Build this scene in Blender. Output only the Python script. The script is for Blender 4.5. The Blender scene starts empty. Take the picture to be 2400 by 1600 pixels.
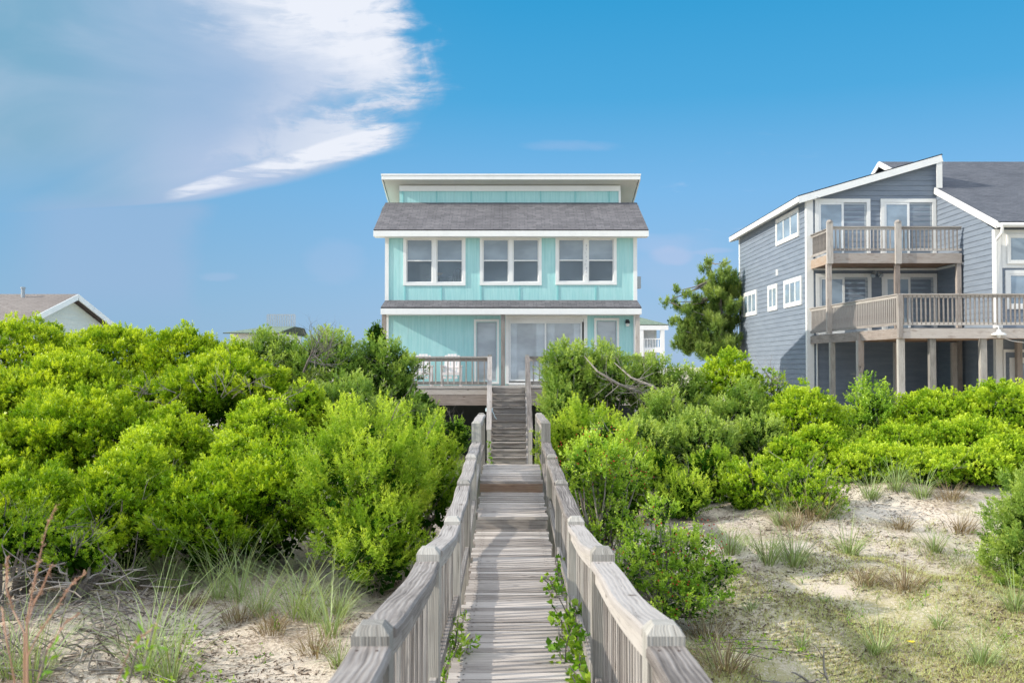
import bpy, math, random
import numpy as np
from mathutils import Vector, Matrix
R = random.Random(7)
RNG = np.random.default_rng(11)
C = bpy.data.collections.new("place"); bpy.context.scene.collection.children.link(C)
sc = bpy.context.scene
F = 35/36*2400; PITCH = math.atan(58/F)
CP, SP = math.cos(PITCH), math.sin(PITCH)
def at(px, py, Y):
    """world point at depth Y on the sight line of a pixel of the 2400x1600 photo (used to survey the place)"""
    X = (px-1200)/F; V = (800-py)/F
    d = (X, CP-V*SP, SP+V*CP); k = Y/d[1]
    return Vector((d[0]*k, Y, d[2]*k))
def interp(x, xs, ys): return float(np.interp(x, xs, ys))

# ------------------------------------------------------------------ nodes
class NV:
    def __init__(s, nt, sock): s.nt, s.s = nt, sock
    def m(s, op, *o, clamp=False):
        n = s.nt.nodes.new('ShaderNodeMath'); n.operation = op; n.use_clamp = clamp
        for i, v in enumerate((s,)+o):
            if isinstance(v, NV): s.nt.links.new(v.s, n.inputs[i])
            else: n.inputs[i].default_value = v
        return NV(s.nt, n.outputs[0])
    def __add__(s, o): return s.m('ADD', o)
    def __radd__(s, o): return s.m('ADD', o)
    def __sub__(s, o): return s.m('SUBTRACT', o)
    def __rsub__(s, o): return (s*-1.0)+o
    def __mul__(s, o): return s.m('MULTIPLY', o)
    def __rmul__(s, o): return s.m('MULTIPLY', o)
    def __truediv__(s, o): return s.m('DIVIDE', o)
    def step(s, a, b):
        n = s.nt.nodes.new('ShaderNodeMapRange'); n.interpolation_type = 'SMOOTHSTEP'
        s.nt.links.new(s.s, n.inputs[0]); n.inputs[1].default_value = a; n.inputs[2].default_value = b
        n.inputs[3].default_value = 0; n.inputs[4].default_value = 1
        return NV(s.nt, n.outputs[0])
def noise(nt, vec, scale, detail=4, rough=.55, dist=0):
    n = nt.nodes.new('ShaderNodeTexNoise'); nt.links.new(vec, n.inputs['Vector'])
    n.inputs['Scale'].default_value = scale; n.inputs['Detail'].default_value = detail
    n.inputs['Roughness'].default_value = rough; n.inputs['Distortion'].default_value = dist
    return NV(nt, n.outputs['Fac'])
def mapping(nt, vec, scale=(1,1,1), rot=(0,0,0), loc=(0,0,0)):
    n = nt.nodes.new('ShaderNodeMapping'); nt.links.new(vec, n.inputs[0])
    n.inputs['Scale'].default_value = scale; n.inputs['Rotation'].default_value = rot; n.inputs['Location'].default_value = loc
    return n.outputs[0]
def mix(nt, f, a, b, mode='MIX'):
    n = nt.nodes.new('ShaderNodeMix'); n.data_type = 'RGBA'; n.blend_type = mode; n.clamp_factor = True
    for i, v in ((0, f), (6, a), (7, b)):
        if isinstance(v, NV): nt.links.new(v.s, n.inputs[i])
        elif isinstance(v, bpy.types.NodeSocket): nt.links.new(v, n.inputs[i])
        elif isinstance(v, (tuple, list)): n.inputs[i].default_value = tuple(v)+(1,)*(4-len(v))
        else: n.inputs[i].default_value = v
    return n.outputs[2]
def ramp(nt, f, stops):
    n = nt.nodes.new('ShaderNodeValToRGB'); nt.links.new(f.s if isinstance(f, NV) else f, n.inputs[0])
    e = n.color_ramp.elements
    while len(e) < len(stops): e.new(.5)
    for i, (p, c) in enumerate(stops): e[i].position = p; e[i].color = tuple(c)+(1,)
    return n.outputs[0]
def bump(nt, h, strength, dist=.01):
    n = nt.nodes.new('ShaderNodeBump'); nt.links.new(h.s if isinstance(h, NV) else h, n.inputs['Height'])
    n.inputs['Strength'].default_value = strength; n.inputs['Distance'].default_value = dist
    return n.outputs[0]
def mat(name, rough=.7, spec=.3):
    m = bpy.data.materials.new(name); m.use_nodes = True; nt = m.node_tree
    p = nt.nodes['Principled BSDF']; p.inputs['Roughness'].default_value = rough
    p.inputs['Specular IOR Level'].default_value = spec
    g = nt.nodes.new('ShaderNodeNewGeometry')
    return m, nt, p, g.outputs['Position']
def sep(nt, v):
    n = nt.nodes.new('ShaderNodeSeparateXYZ'); nt.links.new(v, n.inputs[0])
    return [NV(nt, o) for o in n.outputs]
def attr(nt, name):
    n = nt.nodes.new('ShaderNodeAttribute'); n.attribute_name = name
    return n
def comb(nt, x, y, z):
    n = nt.nodes.new('ShaderNodeCombineXYZ')
    for i, v in enumerate((x, y, z)):
        if isinstance(v, NV): nt.links.new(v.s, n.inputs[i])
        else: n.inputs[i].default_value = v
    return n.outputs[0]

def paint(name, col, rough=.5, dirt=.12, dirtcol=None, spec=.35):
    m, nt, p, pos = mat(name, rough, spec)
    a = noise(nt, mapping(nt, pos, (1,1,.35)), 2.2, 6, .6)
    b = noise(nt, pos, 14, 5, .65)
    f = (a*.6+b*.4).step(.42, .72)
    dc = dirtcol or tuple(c*(1-dirt*2.2) for c in col)
    c = mix(nt, f*(dirt*5 if dirt < .2 else 1.0), col, dc)
    nt.links.new(c, p.inputs['Base Color'])
    nt.links.new(bump(nt, b, .12, .004), p.inputs['Normal'])
    return m
def mk_siding():
    m, nt, p, pos = mat('turquoise_siding_paint', .55, .3)
    x, y, z = sep(nt, pos)
    u = x+y
    t = (u/0.098).m('FRACT'); k = (u/0.098).m('FLOOR')
    third = (k/3.0).m('FRACT').m('LESS_THAN', .2)
    g = ((t-.5).m('ABSOLUTE')).step(.5, .40)            # narrow groove line every .098
    gl = 1.0-(1.0-(t-.5).m('ABSOLUTE').step(.43, .5))*1.0
    streak = noise(nt, mapping(nt, pos, (9,9,.5)), 3, 5, .6)
    blot = noise(nt, mapping(nt, pos, (1,1,.5)), 1.3, 5, .6)
    fine = noise(nt, mapping(nt, pos, (30,30,2.0)), 5, 3, .6)
    base = mix(nt, streak.step(.35, .7), (.345,.645,.65), (.43,.71,.71))
    base = mix(nt, blot.step(.5, .75)*.35, base, (.54,.77,.78))
    base = mix(nt, fine.step(.55, .8)*.25, base, (.27,.57,.58))
    drip = noise(nt, mapping(nt, pos, (5,5,.22)), 1.6, 6, .6).step(.54, .74)
    base = mix(nt, drip*.35, base, (.30,.50,.50))
    base = mix(nt, gl*(.12+third*.55), base, (.17,.45,.46))
    nt.links.new(base, p.inputs['Base Color'])
    nt.links.new(bump(nt, (gl*(-1.0))*(.3+third*.7)+fine*.12, .6, .008), p.inputs['Normal'])
    return m
def mk_lap(name, c1, c2):
    m, nt, p, pos = mat(name, .6, .3)
    a = noise(nt, mapping(nt, pos, (.6,.6,5)), 1.4, 5, .65)
    b = noise(nt, mapping(nt, pos, (2,2,30)), 3, 4, .6)
    s = noise(nt, pos, 9, 6, .75)
    c = mix(nt, (a*.6+b*.4).step(.35, .65), c1, c2)
    c = mix(nt, s.step(.62, .8)*.3, c, tuple(min(1, v*1.5) for v in c2))
    nt.links.new(c, p.inputs['Base Color']); nt.links.new(bump(nt, b, .25, .004), p.inputs['Normal'])
    return m
def mk_shingle(name, dark, light):
    m, nt, p, pos = mat(name, .95, .15)
    x, y, z = sep(nt, pos)
    uvn = attr(nt, 'UVMap').outputs['Vector']
    br = nt.nodes.new('ShaderNodeTexBrick'); nt.links.new(uvn, br.inputs['Vector'])
    br.inputs['Scale'].default_value = 1; br.inputs['Brick Width'].default_value = .27; br.inputs['Row Height'].default_value = .14
    br.inputs['Mortar Size'].default_value = .006; br.inputs['Mortar Smooth'].default_value = .3
    br.offset = .37; br.inputs['Color1'].default_value = (0,0,0,1); br.inputs['Color2'].default_value = (1,1,1,1); br.inputs['Mortar'].default_value = (.2,.2,.2,1)
    br2 = nt.nodes.new('ShaderNodeTexNoise'); nt.links.new(mapping(nt, uvn, (3.6,7.1,1)), br2.inputs['Vector']); br2.inputs['Scale'].default_value = 1.6
    g = noise(nt, uvn, 60, 4, .7)
    big = noise(nt, uvn, .6, 4, .6)
    c = mix(nt, NV(nt, br.outputs['Color']), dark, light)
    st = noise(nt, mapping(nt, uvn, (4.5,30,1)), 1.3, 4, .6)
    xx, vy, zz = sep(nt, uvn); row = ((vy/.14).m('FRACT')).step(.30, .0)
    c = mix(nt, NV(nt, br2.outputs['Fac']).step(.35, .65)*.6, c, mix(nt, .5, dark, light))
    c = mix(nt, st.step(.38, .62)*.6, c, dark); c = mix(nt, row*.55, c, tuple(v*.45 for v in dark))
    c = mix(nt, g.step(.3, .8)*.5, c, tuple(v*1.5 for v in light))
    c = mix(nt, big.step(.45, .7)*.4, c, dark)
    c = mix(nt, NV(nt, br.outputs['Fac'])*.75, c, tuple(v*.3 for v in dark))
    nt.links.new(c, p.inputs['Base Color'])
    nt.links.new(bump(nt, NV(nt, br.outputs['Fac'])*-1.0+g*.3, .7, .01), p.inputs['Normal'])
    return m
def mk_wood(name, c_dark, c_mid, c_light, knots=True, stain=None, uvscale=1.0):
    m, nt, p, pos = mat(name, .82, .22)
    uv = attr(nt, 'UVMap').outputs['Vector']
    ti = NV(nt, attr(nt, 'tint').outputs['Fac'])
    wob = noise(nt, mapping(nt, uv, (.9,3.5,1)), 1.0, 3, .5)
    x, y, z = sep(nt, uv)
    u = x; v = y+(wob-.5)*.07
    vv = comb(nt, u, v, 0.0)
    g1 = noise(nt, mapping(nt, vv, (1.2,58,1)), 1.0, 6, .66)
    g2 = noise(nt, mapping(nt, vv, (2.5,150,1)), 1.0, 4, .65)
    wave = nt.nodes.new('ShaderNodeTexWave'); wave.wave_type = 'BANDS'; wave.bands_direction = 'Y'
    nt.links.new(mapping(nt, vv, (.12,1,1)), wave.inputs['Vector']); wave.inputs['Scale'].default_value = 26
    wave.inputs['Distortion'].default_value = 3.5; wave.inputs['Detail'].default_value = 2; wave.inputs['Detail Scale'].default_value = .6
    w = NV(nt, wave.outputs['Fac'])
    blot = noise(nt, mapping(nt, uv, (1.5,4,1)), 1.5, 5, .6)
    f = g1*.56+w*.10+g2*.46+(ti-.5)*.32+(blot-.5)*.35
    c = ramp(nt, f, [(.30, c_dark), (.5, c_mid), (.72, c_light)])
    crack = g1.step(.40, .31)
    c = mix(nt, crack*.75, c, tuple(v*.35 for v in c_dark))
    if knots:
        vo = nt.nodes.new('ShaderNodeTexVoronoi'); nt.links.new(mapping(nt, uv, (2.1,5.5,1)), vo.inputs['Vector']); vo.inputs['Scale'].default_value = 1
        k = NV(nt, vo.outputs['Distance']).step(.10, .04)
        c = mix(nt, k*.7, c, (.07,.045,.03))
    if stain: c = mix(nt, blot.step(.52, .7)*.55, c, stain)
    nt.links.new(c, p.inputs['Base Color'])
    nt.links.new(bump(nt, g1*.6+g2*.3+w*.25, .55, .006), p.inputs['Normal'])
    return m
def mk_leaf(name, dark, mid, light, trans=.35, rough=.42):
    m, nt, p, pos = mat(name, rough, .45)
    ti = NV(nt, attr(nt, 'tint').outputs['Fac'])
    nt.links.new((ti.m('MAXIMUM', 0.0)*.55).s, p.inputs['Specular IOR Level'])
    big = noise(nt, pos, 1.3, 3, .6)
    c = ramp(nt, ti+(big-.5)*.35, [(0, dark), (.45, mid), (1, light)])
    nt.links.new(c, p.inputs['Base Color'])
    tr = nt.nodes.new('ShaderNodeBsdfTranslucent')
    nt.links.new(mix(nt, 1.0, c, (1.25,1.18,.4), 'MULTIPLY'), tr.inputs['Color'])
    ms = nt.nodes.new('ShaderNodeMixShader'); ms.inputs[0].default_value = trans
    nt.links.new(p.outputs[0], ms.inputs[1]); nt.links.new(tr.outputs[0], ms.inputs[2])
    nt.links.new(ms.outputs[0], nt.nodes['Material Output'].inputs['Surface'])
    return m
def mk_glass(name, tint=(.55,.66,.72), op=.45, refl=(.62,.70,.76)):
    m, nt, p, pos = mat(name, .04, .9)
    n1 = noise(nt, mapping(nt, pos, (.8,.8,1.6)), 1.2, 3, .5)
    c = mix(nt, n1.step(.35, .65), refl, tuple(v*.72 for v in refl))  # pale sky reflection painted into the pane's base colour, in noise patches
    nt.links.new(c, p.inputs['Base Color']); p.inputs['IOR'].default_value = 1.6
    nt.links.new(bump(nt, noise(nt, pos, .8, 1), .15, .02), p.inputs['Normal'])
    t = nt.nodes.new('ShaderNodeBsdfTransparent'); t.inputs[0].default_value = tint+(1,)
    ms = nt.nodes.new('ShaderNodeMixShader'); ms.inputs[0].default_value = op
    nt.links.new(t.outputs[0], ms.inputs[1]); nt.links.new(p.outputs[0], ms.inputs[2])
    nt.links.new(ms.outputs[0], nt.nodes['Material Output'].inputs['Surface'])
    return m
M = {}
M['white'] = paint('white_trim_paint', (.82,.83,.82), .5, .06, (.62,.63,.62))
M['white2'] = paint('warm_white_paint', (.80,.80,.78), .5, .08, (.6,.58,.52))  # slightly warmer and duller than the trim white
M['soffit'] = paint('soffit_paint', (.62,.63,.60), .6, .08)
M['turq'] = mk_siding()
M['batten'] = paint('turquoise_batten_paint', (.26,.58,.59), .55, .08)
M['lap'] = mk_lap('grey_lap_siding', (.175,.21,.26), (.23,.27,.325))
M['lapdark'] = mk_lap('dark_blue_siding', (.12,.15,.19), (.15,.18,.225))
M['cream'] = mk_lap('cream_lap_siding', (.62,.66,.62), (.68,.70,.64))
M['shingle'] = mk_shingle('charcoal_shingles', (.085,.085,.092), (.24,.23,.24))
M['shingle2'] = mk_shingle('dark_shingles', (.07,.078,.095), (.17,.178,.20))
M['shingle3'] = mk_shingle('brown_shingles', (.19,.165,.15), (.33,.295,.27))
M['shingle4'] = mk_shingle('green_shingles', (.16,.22,.17), (.26,.32,.25))
M['wood'] = mk_wood('weathered_grey_wood', (.115,.10,.09), (.31,.28,.255), (.53,.495,.455))
M['deckwood'] = mk_wood('weathered_deck_boards', (.20,.172,.152), (.42,.375,.34), (.61,.56,.515))
M['cap'] = mk_wood('weathered_rail_cap_wood', (.10,.088,.08), (.27,.242,.222), (.47,.435,.405))
M['postwood'] = mk_wood('pale_post_wood', (.15,.14,.125), (.31,.295,.265), (.50,.48,.435))
M['brownwood'] = mk_wood('brown_stained_wood', (.14,.085,.055), (.30,.20,.14), (.44,.34,.26), True, (.36,.32,.27))
M['beamwood'] = mk_wood('weathered_beam_wood', (.17,.14,.12), (.35,.30,.265), (.50,.46,.42), True, (.20,.145,.115))
M['glass'] = mk_glass('window_glass', (.55,.68,.78), .5, (.60,.72,.82))
M['glass_clear'] = mk_glass('clear_window_glass', (.72,.82,.88), .34, (.38,.50,.60))
M['glass_hazy'] = mk_glass('door_glass', (.86,.92,.96), .55, (.78,.86,.92))
M['blind'] = paint('white_blind', (.62,.70,.68), .6, .05)
M['screen'] = paint('grey_insect_screen', (.24,.28,.31), .7, .1)
M['curtain'] = paint('white_curtain', (.92,.93,.92), .8, .05)
M['inner'] = paint('interior_wall', (.48,.49,.48), .8, .1)
M['floorin'] = paint('interior_floor', (.22,.17,.13), .6, .1)
M['deck_shade'] = paint('under_deck_shade_colour', (.035,.045,.045), .8, .1)
M['rust'] = paint('rusty_nails', (.07,.045,.035), .7, .1)
M['black'] = paint('black_metal', (.02,.02,.022), .4, .02, (.03,.03,.03))
M['metal'] = paint('grey_metal', (.38,.42,.45), .4, .06)
M['globe'] = paint('frosted_globe', (.75,.76,.74), .3, .03)
M['rope'] = paint('pale_blue_rope', (.55,.70,.76), .8, .06)
M['chair'] = paint('bleached_grey_chair_wood', (.74,.70,.68), .75, .06)
M['windsor'] = paint('dark_chair_wood', (.08,.06,.05), .5, .05)
M['orange'] = paint('orange_ceramic', (.75,.38,.14), .5, .05)
M['shell'] = paint('shell_white', (.55,.55,.58), .6, .05)
M['leaf'] = mk_leaf('wax_myrtle_leaves', (.018,.055,.005), (.215,.40,.014), (.67,.80,.05))
M['leaf2'] = mk_leaf('bayberry_leaves', (.022,.065,.006), (.25,.445,.02), (.66,.80,.06))
M['cedar'] = mk_leaf('juniper_foliage', (.04,.09,.022), (.22,.38,.07), (.54,.68,.16), .35, .6)
M['cedar2'] = mk_leaf('young_cedar_foliage', (.022,.075,.008), (.25,.44,.028), (.68,.82,.10), .4, .55)
M['holly'] = mk_leaf('holly_leaves', (.035,.09,.015), (.25,.47,.045), (.60,.78,.11), .35, .35)
M['pine'] = mk_leaf('pine_needles', (.035,.08,.022), (.19,.31,.07), (.46,.57,.16), .35, .6)
M['vine'] = mk_leaf('vine_leaves', (.05,.15,.012), (.16,.36,.025), (.42,.58,.05), .35, .35)
M['grass'] = mk_leaf('beach_grass_blades', (.20,.19,.11), (.26,.37,.13), (.44,.54,.25), .25, .5)
M['turfgrass'] = mk_leaf('short_turf_blades', (.34,.26,.14), (.42,.44,.16), (.56,.62,.24), .25, .6)
M['drygrass'] = mk_leaf('dry_grass_blades', (.20,.15,.10), (.38,.30,.19), (.58,.50,.36), .2, .7)
M['litter'] = mk_leaf('dry_litter', (.05,.035,.028), (.17,.12,.09), (.36,.28,.20), .05, .8)
M['redtwig'] = paint('rusty_stem_bark', (.50,.29,.19), .7, .15, (.25,.2,.16))
M['berry'] = paint('red_berries', (.45,.02,.015), .35, .05)
M['bloom'] = paint('yellow_flower', (.8,.6,.03), .5, .05)
def mk_bark():
    m, nt, p, pos = mat('grey_bark', .85, .2)
    a = noise(nt, pos, 18, 5, .7); ti = NV(nt, attr(nt, 'tint').outputs['Fac'])
    nt.links.new(ramp(nt, a*.6+ti*.4, [(.25,(.10,.085,.075)),(.5,(.24,.21,.185)),(.8,(.42,.39,.35))]), p.inputs['Base Color'])
    nt.links.new(bump(nt, a, .5, .01), p.inputs['Normal'])
    return m
M['bark'] = mk_bark()
def mk_sand():
    m, nt, p, pos = mat('dune_sand', .95, .15)
    x, y, z = sep(nt, pos)
    big = noise(nt, pos, .55, 5, .6); mid = noise(nt, pos, 2.4, 6, .65); fine = noise(nt, pos, 26, 6, .75); grit = noise(nt, pos, 130, 4, .8)
    c = mix(nt, mid.step(.3, .7), (.72,.62,.505), (.82,.725,.60))
    c = mix(nt, big.step(.5, .68)*.3, c, (.62,.52,.42))
    lit = (fine*.55+mid*.45)
    pat = noise(nt, pos, .9, 4, .6)
    c = mix(nt, (lit+(pat-.5)*.5).step(.485, .60)*.75, c, (.42,.33,.26))
    c = mix(nt, (fine*.5+big*.5+(pat-.5)*.3).step(.50, .60)*.55, c, (.23,.175,.13))
    c = mix(nt, grit.step(.52, .66)*.45, c, (.22,.17,.13))
    # thin green-brown turf gathers at the lower right of the clearing
    turf = ((x-3.2)*.20-(y-11.0)*.30+(mid-.5)*3.2+(big-.5)*3.0).step(-1.0, .2)*x.step(.6,1.4)
    tc = mix(nt, fine.step(.38, .6), (.44,.45,.16), (.58,.50,.28))
    tc = mix(nt, grit.step(.45, .65)*.7, tc, (.26,.25,.10))
    c = mix(nt, turf*fine.step(.35, .55)*.85, c, tc)
    nt.links.new(c, p.inputs['Base Color'])
    nt.links.new(bump(nt, mid*.5+fine*.35+grit*.15, 1.0, .06), p.inputs['Normal'])
    return m
M['sand'] = mk_sand()

# ------------------------------------------------------------------ mesh building
class MB:
    def __init__(s): s.v = []; s.f = []; s.uv = []; s.t = []
    def quad(s, pts, uv=None, t=.5):
        b = len(s.v); s.v += [tuple(p) for p in pts]; s.f.append(tuple(range(b, b+len(pts))))
        s.uv += uv if uv else [(0,0)]*len(pts); s.t.append(t)
    def frame_box(s, o, ax, t=None, seed=None, end=True):
        """box from corner o along three edge vectors ax; wood grain runs along the longest"""
        o = Vector(o); ax = [Vector(a) for a in ax]
        L = [a.length for a in ax]; li = L.index(max(L))
        su, sv = R.uniform(0, 50), R.uniform(0, 50); t = R.random() if t is None else t
        P = lambda i, j, k: o+ax[0]*i+ax[1]*j+ax[2]*k
        faces = [((0,0,0),(0,1,0),(1,1,0),(1,0,0)), ((0,0,1),(1,0,1),(1,1,1),(0,1,1)),
                 ((0,0,0),(1,0,0),(1,0,1),(0,0,1)), ((0,1,0),(0,1,1),(1,1,1),(1,1,0)),
                 ((0,0,0),(0,0,1),(0,1,1),(0,1,0)), ((1,0,0),(1,1,0),(1,1,1),(1,0,1))]
        if ax[0].cross(ax[1]).dot(ax[2]) < 0: faces = [tuple(reversed(q)) for q in faces]
        for n, q in enumerate(faces):
            uv = []
            for c in q:
                m = [c[i]*L[i] for i in range(3)]
                uv.append((su+m[li], sv+n*.7+sum(m[i] for i in range(3) if i != li)))
            s.quad([P(*c) for c in q], uv, t)
    def box(s, x0, x1, y0, y1, z0, z1, t=None):
        x0, x1 = sorted((x0,x1)); y0, y1 = sorted((y0,y1)); z0, z1 = sorted((z0,z1))
        s.frame_box((x0,y0,z0), ((x1-x0,0,0),(0,y1-y0,0),(0,0,z1-z0)), t); return s
    def bar(s, a, b, w, h, up=(0,0,1), t=None):
        """bar from a to b, w across, h along up, centred on the line"""
        a, b = Vector(a), Vector(b); d = b-a; side = d.cross(Vector(up)).normalized(); u = side.cross(d).normalized()
        s.frame_box(a-side*w/2-u*h/2, (side*w, d, u*h), t); return s
    def tube(s, pts, rads, n=6, t=None):
        pts = [Vector(p) for p in pts]; t = R.random() if t is None else t; b = len(s.v)
        for i, p in enumerate(pts):
            d = (pts[min(i+1, len(pts)-1)]-pts[max(i-1, 0)]).normalized()
            q = d.cross(Vector((.31,.22,.93))).normalized(); w = q.cross(d)
            r = rads[i] if hasattr(rads, '__len__') else rads
            for k in range(n):
                an = 2*math.pi*k/n; s.v.append(tuple(p+q*math.cos(an)*r+w*math.sin(an)*r))
        for i in range(len(pts)-1):
            for k in range(n):
                k2 = (k+1) % n
                s.f.append((b+i*n+k, b+i*n+k2, b+(i+1)*n+k2, b+(i+1)*n+k)); s.uv += [(k/n*.1,i),(k2/n*.1,i),(k2/n*.1,i+1),(k/n*.1,i+1)]; s.t.append(t)
        s.f.append(tuple(b+k for k in reversed(range(n)))); s.uv += [(0,0)]*n; s.t.append(t)
        e = b+(len(pts)-1)*n; s.f.append(tuple(e+k for k in range(n))); s.uv += [(0,0)]*n; s.t.append(t)
        return s
    def lathe(s, c, prof, n=14, t=.5):
        c = Vector(c); b = len(s.v)
        for r, z in prof:
            for k in range(n):
                an = 2*math.pi*k/n; s.v.append((c.x+r*math.cos(an), c.y+r*math.sin(an), c.z+z))
        for i in range(len(prof)-1):
            for k in range(n):
                k2 = (k+1) % n; s.f.append((b+i*n+k, b+i*n+k2, b+(i+1)*n+k2, b+(i+1)*n+k)); s.uv += [(0,0)]*4; s.t.append(t)
        return s
def link_mesh(name, me, m, parent=None, org=None):
    o = bpy.data.objects.new(name, me); C.objects.link(o)
    if m: me.materials.append(m)
    if parent: o.parent = parent
    return o
def wloc(o):
    v = Vector((0,0,0))
    while o: v = v+o.location; o = o.parent
    return v
def build(name, mb, m, parent=None, smooth=False, bevel=0, **tags):
    v = np.array(mb.v, dtype=np.float64)
    lo, hi = v.min(0), v.max(0); org = Vector(((lo[0]+hi[0])/2, (lo[1]+hi[1])/2, lo[2]))
    v = v-np.array(org)
    me = bpy.data.meshes.new(name); me.from_pydata(v.tolist(), [], mb.f)
    u = me.uv_layers.new(name='UVMap'); u.data.foreach_set('uv', np.array(mb.uv, dtype=np.float32).ravel())
    a = me.attributes.new('tint', 'FLOAT', 'FACE'); a.data.foreach_set('value', np.array(mb.t, dtype=np.float32))
    if smooth: me.polygons.foreach_set('use_smooth', [True]*len(me.polygons))
    me.update()
    o = link_mesh(name, me, M[m] if isinstance(m, str) else m, parent)
    o.location = org-(wloc(parent) if parent else Vector((0,0,0)))
    if bevel:
        b = o.modifiers.new('edge', 'BEVEL'); b.width = bevel; b.segments = 2; b.limit_method = 'ANGLE'; b.angle_limit = .7
    if tags: tag(o, **tags)
    return o
def tag(o, label=None, cat=None, group=None, kind=None):
    if label: o['label'] = label
    if cat: o['category'] = cat
    if group: o['group'] = group
    if kind: o['kind'] = kind
    return o
def empty(name, loc, label, cat, group=None):
    o = bpy.data.objects.new(name, None); C.objects.link(o); o.location = loc; o.empty_display_size = .2
    return tag(o, label, cat, group)
def share(src, parent, dloc):
    o = src.copy(); C.objects.link(o); o.parent = parent; o.location = src.location+Vector(dloc); return o
def npmesh(name, verts, nq, tint, m, parent, per=4):
    """fast mesh: verts (nq*per,3) as separate quads"""
    me = bpy.data.meshes.new(name)
    n = nq*per; me.vertices.add(n); me.vertices.foreach_set('co', verts.astype(np.float32).ravel())
    me.loops.add(n); me.loops.foreach_set('vertex_index', np.arange(n, dtype=np.int32))
    me.polygons.add(nq); me.polygons.foreach_set('loop_start', np.arange(0, n, per, dtype=np.int32))
    a = me.attributes.new('tint', 'FLOAT', 'FACE'); a.data.foreach_set('value', tint.astype(np.float32))
    me.update(calc_edges=True)
    return link_mesh(name, me, M[m], parent)

# ------------------------------------------------------------------ terrain
def hnoise(x, y): return .10*math.sin(x*.9+1.3)*math.cos(y*.7)+.05*math.sin(x*2.3+y*1.7)+.03*math.sin(x*4.1-y*3.3+.5)
def ground(x, y):
    zr = interp(y, [-30,0,6,9,13,19,24,30,60,400], [-2.6,-2.9,-3.0,-3.0,-2.82,-2.45,-2.3,-2.6,-2.9,-2.9])
    zl = interp(y, [-30,0,6,9,13.5,17,22,28,60,400], [-2.6,-2.9,-3.0,-3.0,-2.85,-2.2,-1.5,-1.9,-2.9,-2.9])
    k = min(1, max(0, (-x-1.0)/2.5)); z = zl*k+zr*(1-k)
    if y > 15: z += (-3.05-z)*min(1, (y-15)/2.0)*min(1, max(0, (2.2-abs(x))/1.2))*(1 if y < 32 else 0)
    for gx_, gy_, gh, gr in ((4.4,16.5,.38,1.7),(7.6,18.0,.32,2.0),(3.0,13.3,.16,1.1),(5.6,12.2,.14,1.3),(-5.3,11.2,.28,1.1),(7.0,10.0,.12,1.5)):
        q = ((x-gx_)**2+(y-gy_)**2)/gr**2
        if q < 9: z += gh*math.exp(-q)
    if abs(x) < 60 and y < 60: z += hnoise(x, y)*(1 if abs(x) > 1.2 else .5)
    return z
def make_ground():
    xs = sorted(set([-900,-400,-150,-80,-50]+[round(-35+i*.35, 3) for i in range(201)]+[50,80,150,400,900]))
    ys = sorted(set([-200,-60,-20,-8]+[round(-4+i*.35, 3) for i in range(125)]+[45,55,80,120,200,400,900,2500]))
    me = bpy.data.meshes.new('sand_dune_ground')
    V = [(x, y, ground(x, y)) for y in ys for x in xs]; nx = len(xs)
    Fc = [(j*nx+i, j*nx+i+1, (j+1)*nx+i+1, (j+1)*nx+i) for j in range(len(ys)-1) for i in range(nx-1)]
    me.from_pydata(V, [], Fc); me.polygons.foreach_set('use_smooth', [True]*len(Fc)); me.update()
    tag(link_mesh('ground', me, M['sand']), 'pale dune sand with dry litter and thin turf', None, None, 'structure')
make_ground()

# ------------------------------------------------------------------ boardwalk
POSTS = [(1.2,-.84),(3.62,-.922),(6.05,-1.09),(8.5,-1.275),(10.75,-1.22),(12.96,-1.14),(15.1,-.825),(18.1,-.845)]
BAYS = [(-.86,-.99),(-.955,-1.165),(-1.12,-1.335),(-1.30,-1.275),(-1.25,-1.205),(-1.165,-1.14),(-.85,-.87)]
HW = .525
def cx(y): return interp(y, [0,8.5,12,18,28], [.02,.022,.0,-.03,-.09])
def deck_z(y):
    if y < 12.6: return interp(y, [0,3.6,6.4,9.4,12.6], [-1.7,-1.86,-2.03,-2.10,-2.05])
    if y < 14.26: return interp(y, [12.6,14.26], [-1.90,-1.79])
    if y < 16.0: return interp(y, [14.26,16.0], [-1.64,-1.57])
    if y < 18.4: return interp(y, [16,18.4], [-1.75,-1.8])
    return interp(y, [18.4,26], [-2.3,-2.56])
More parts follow.
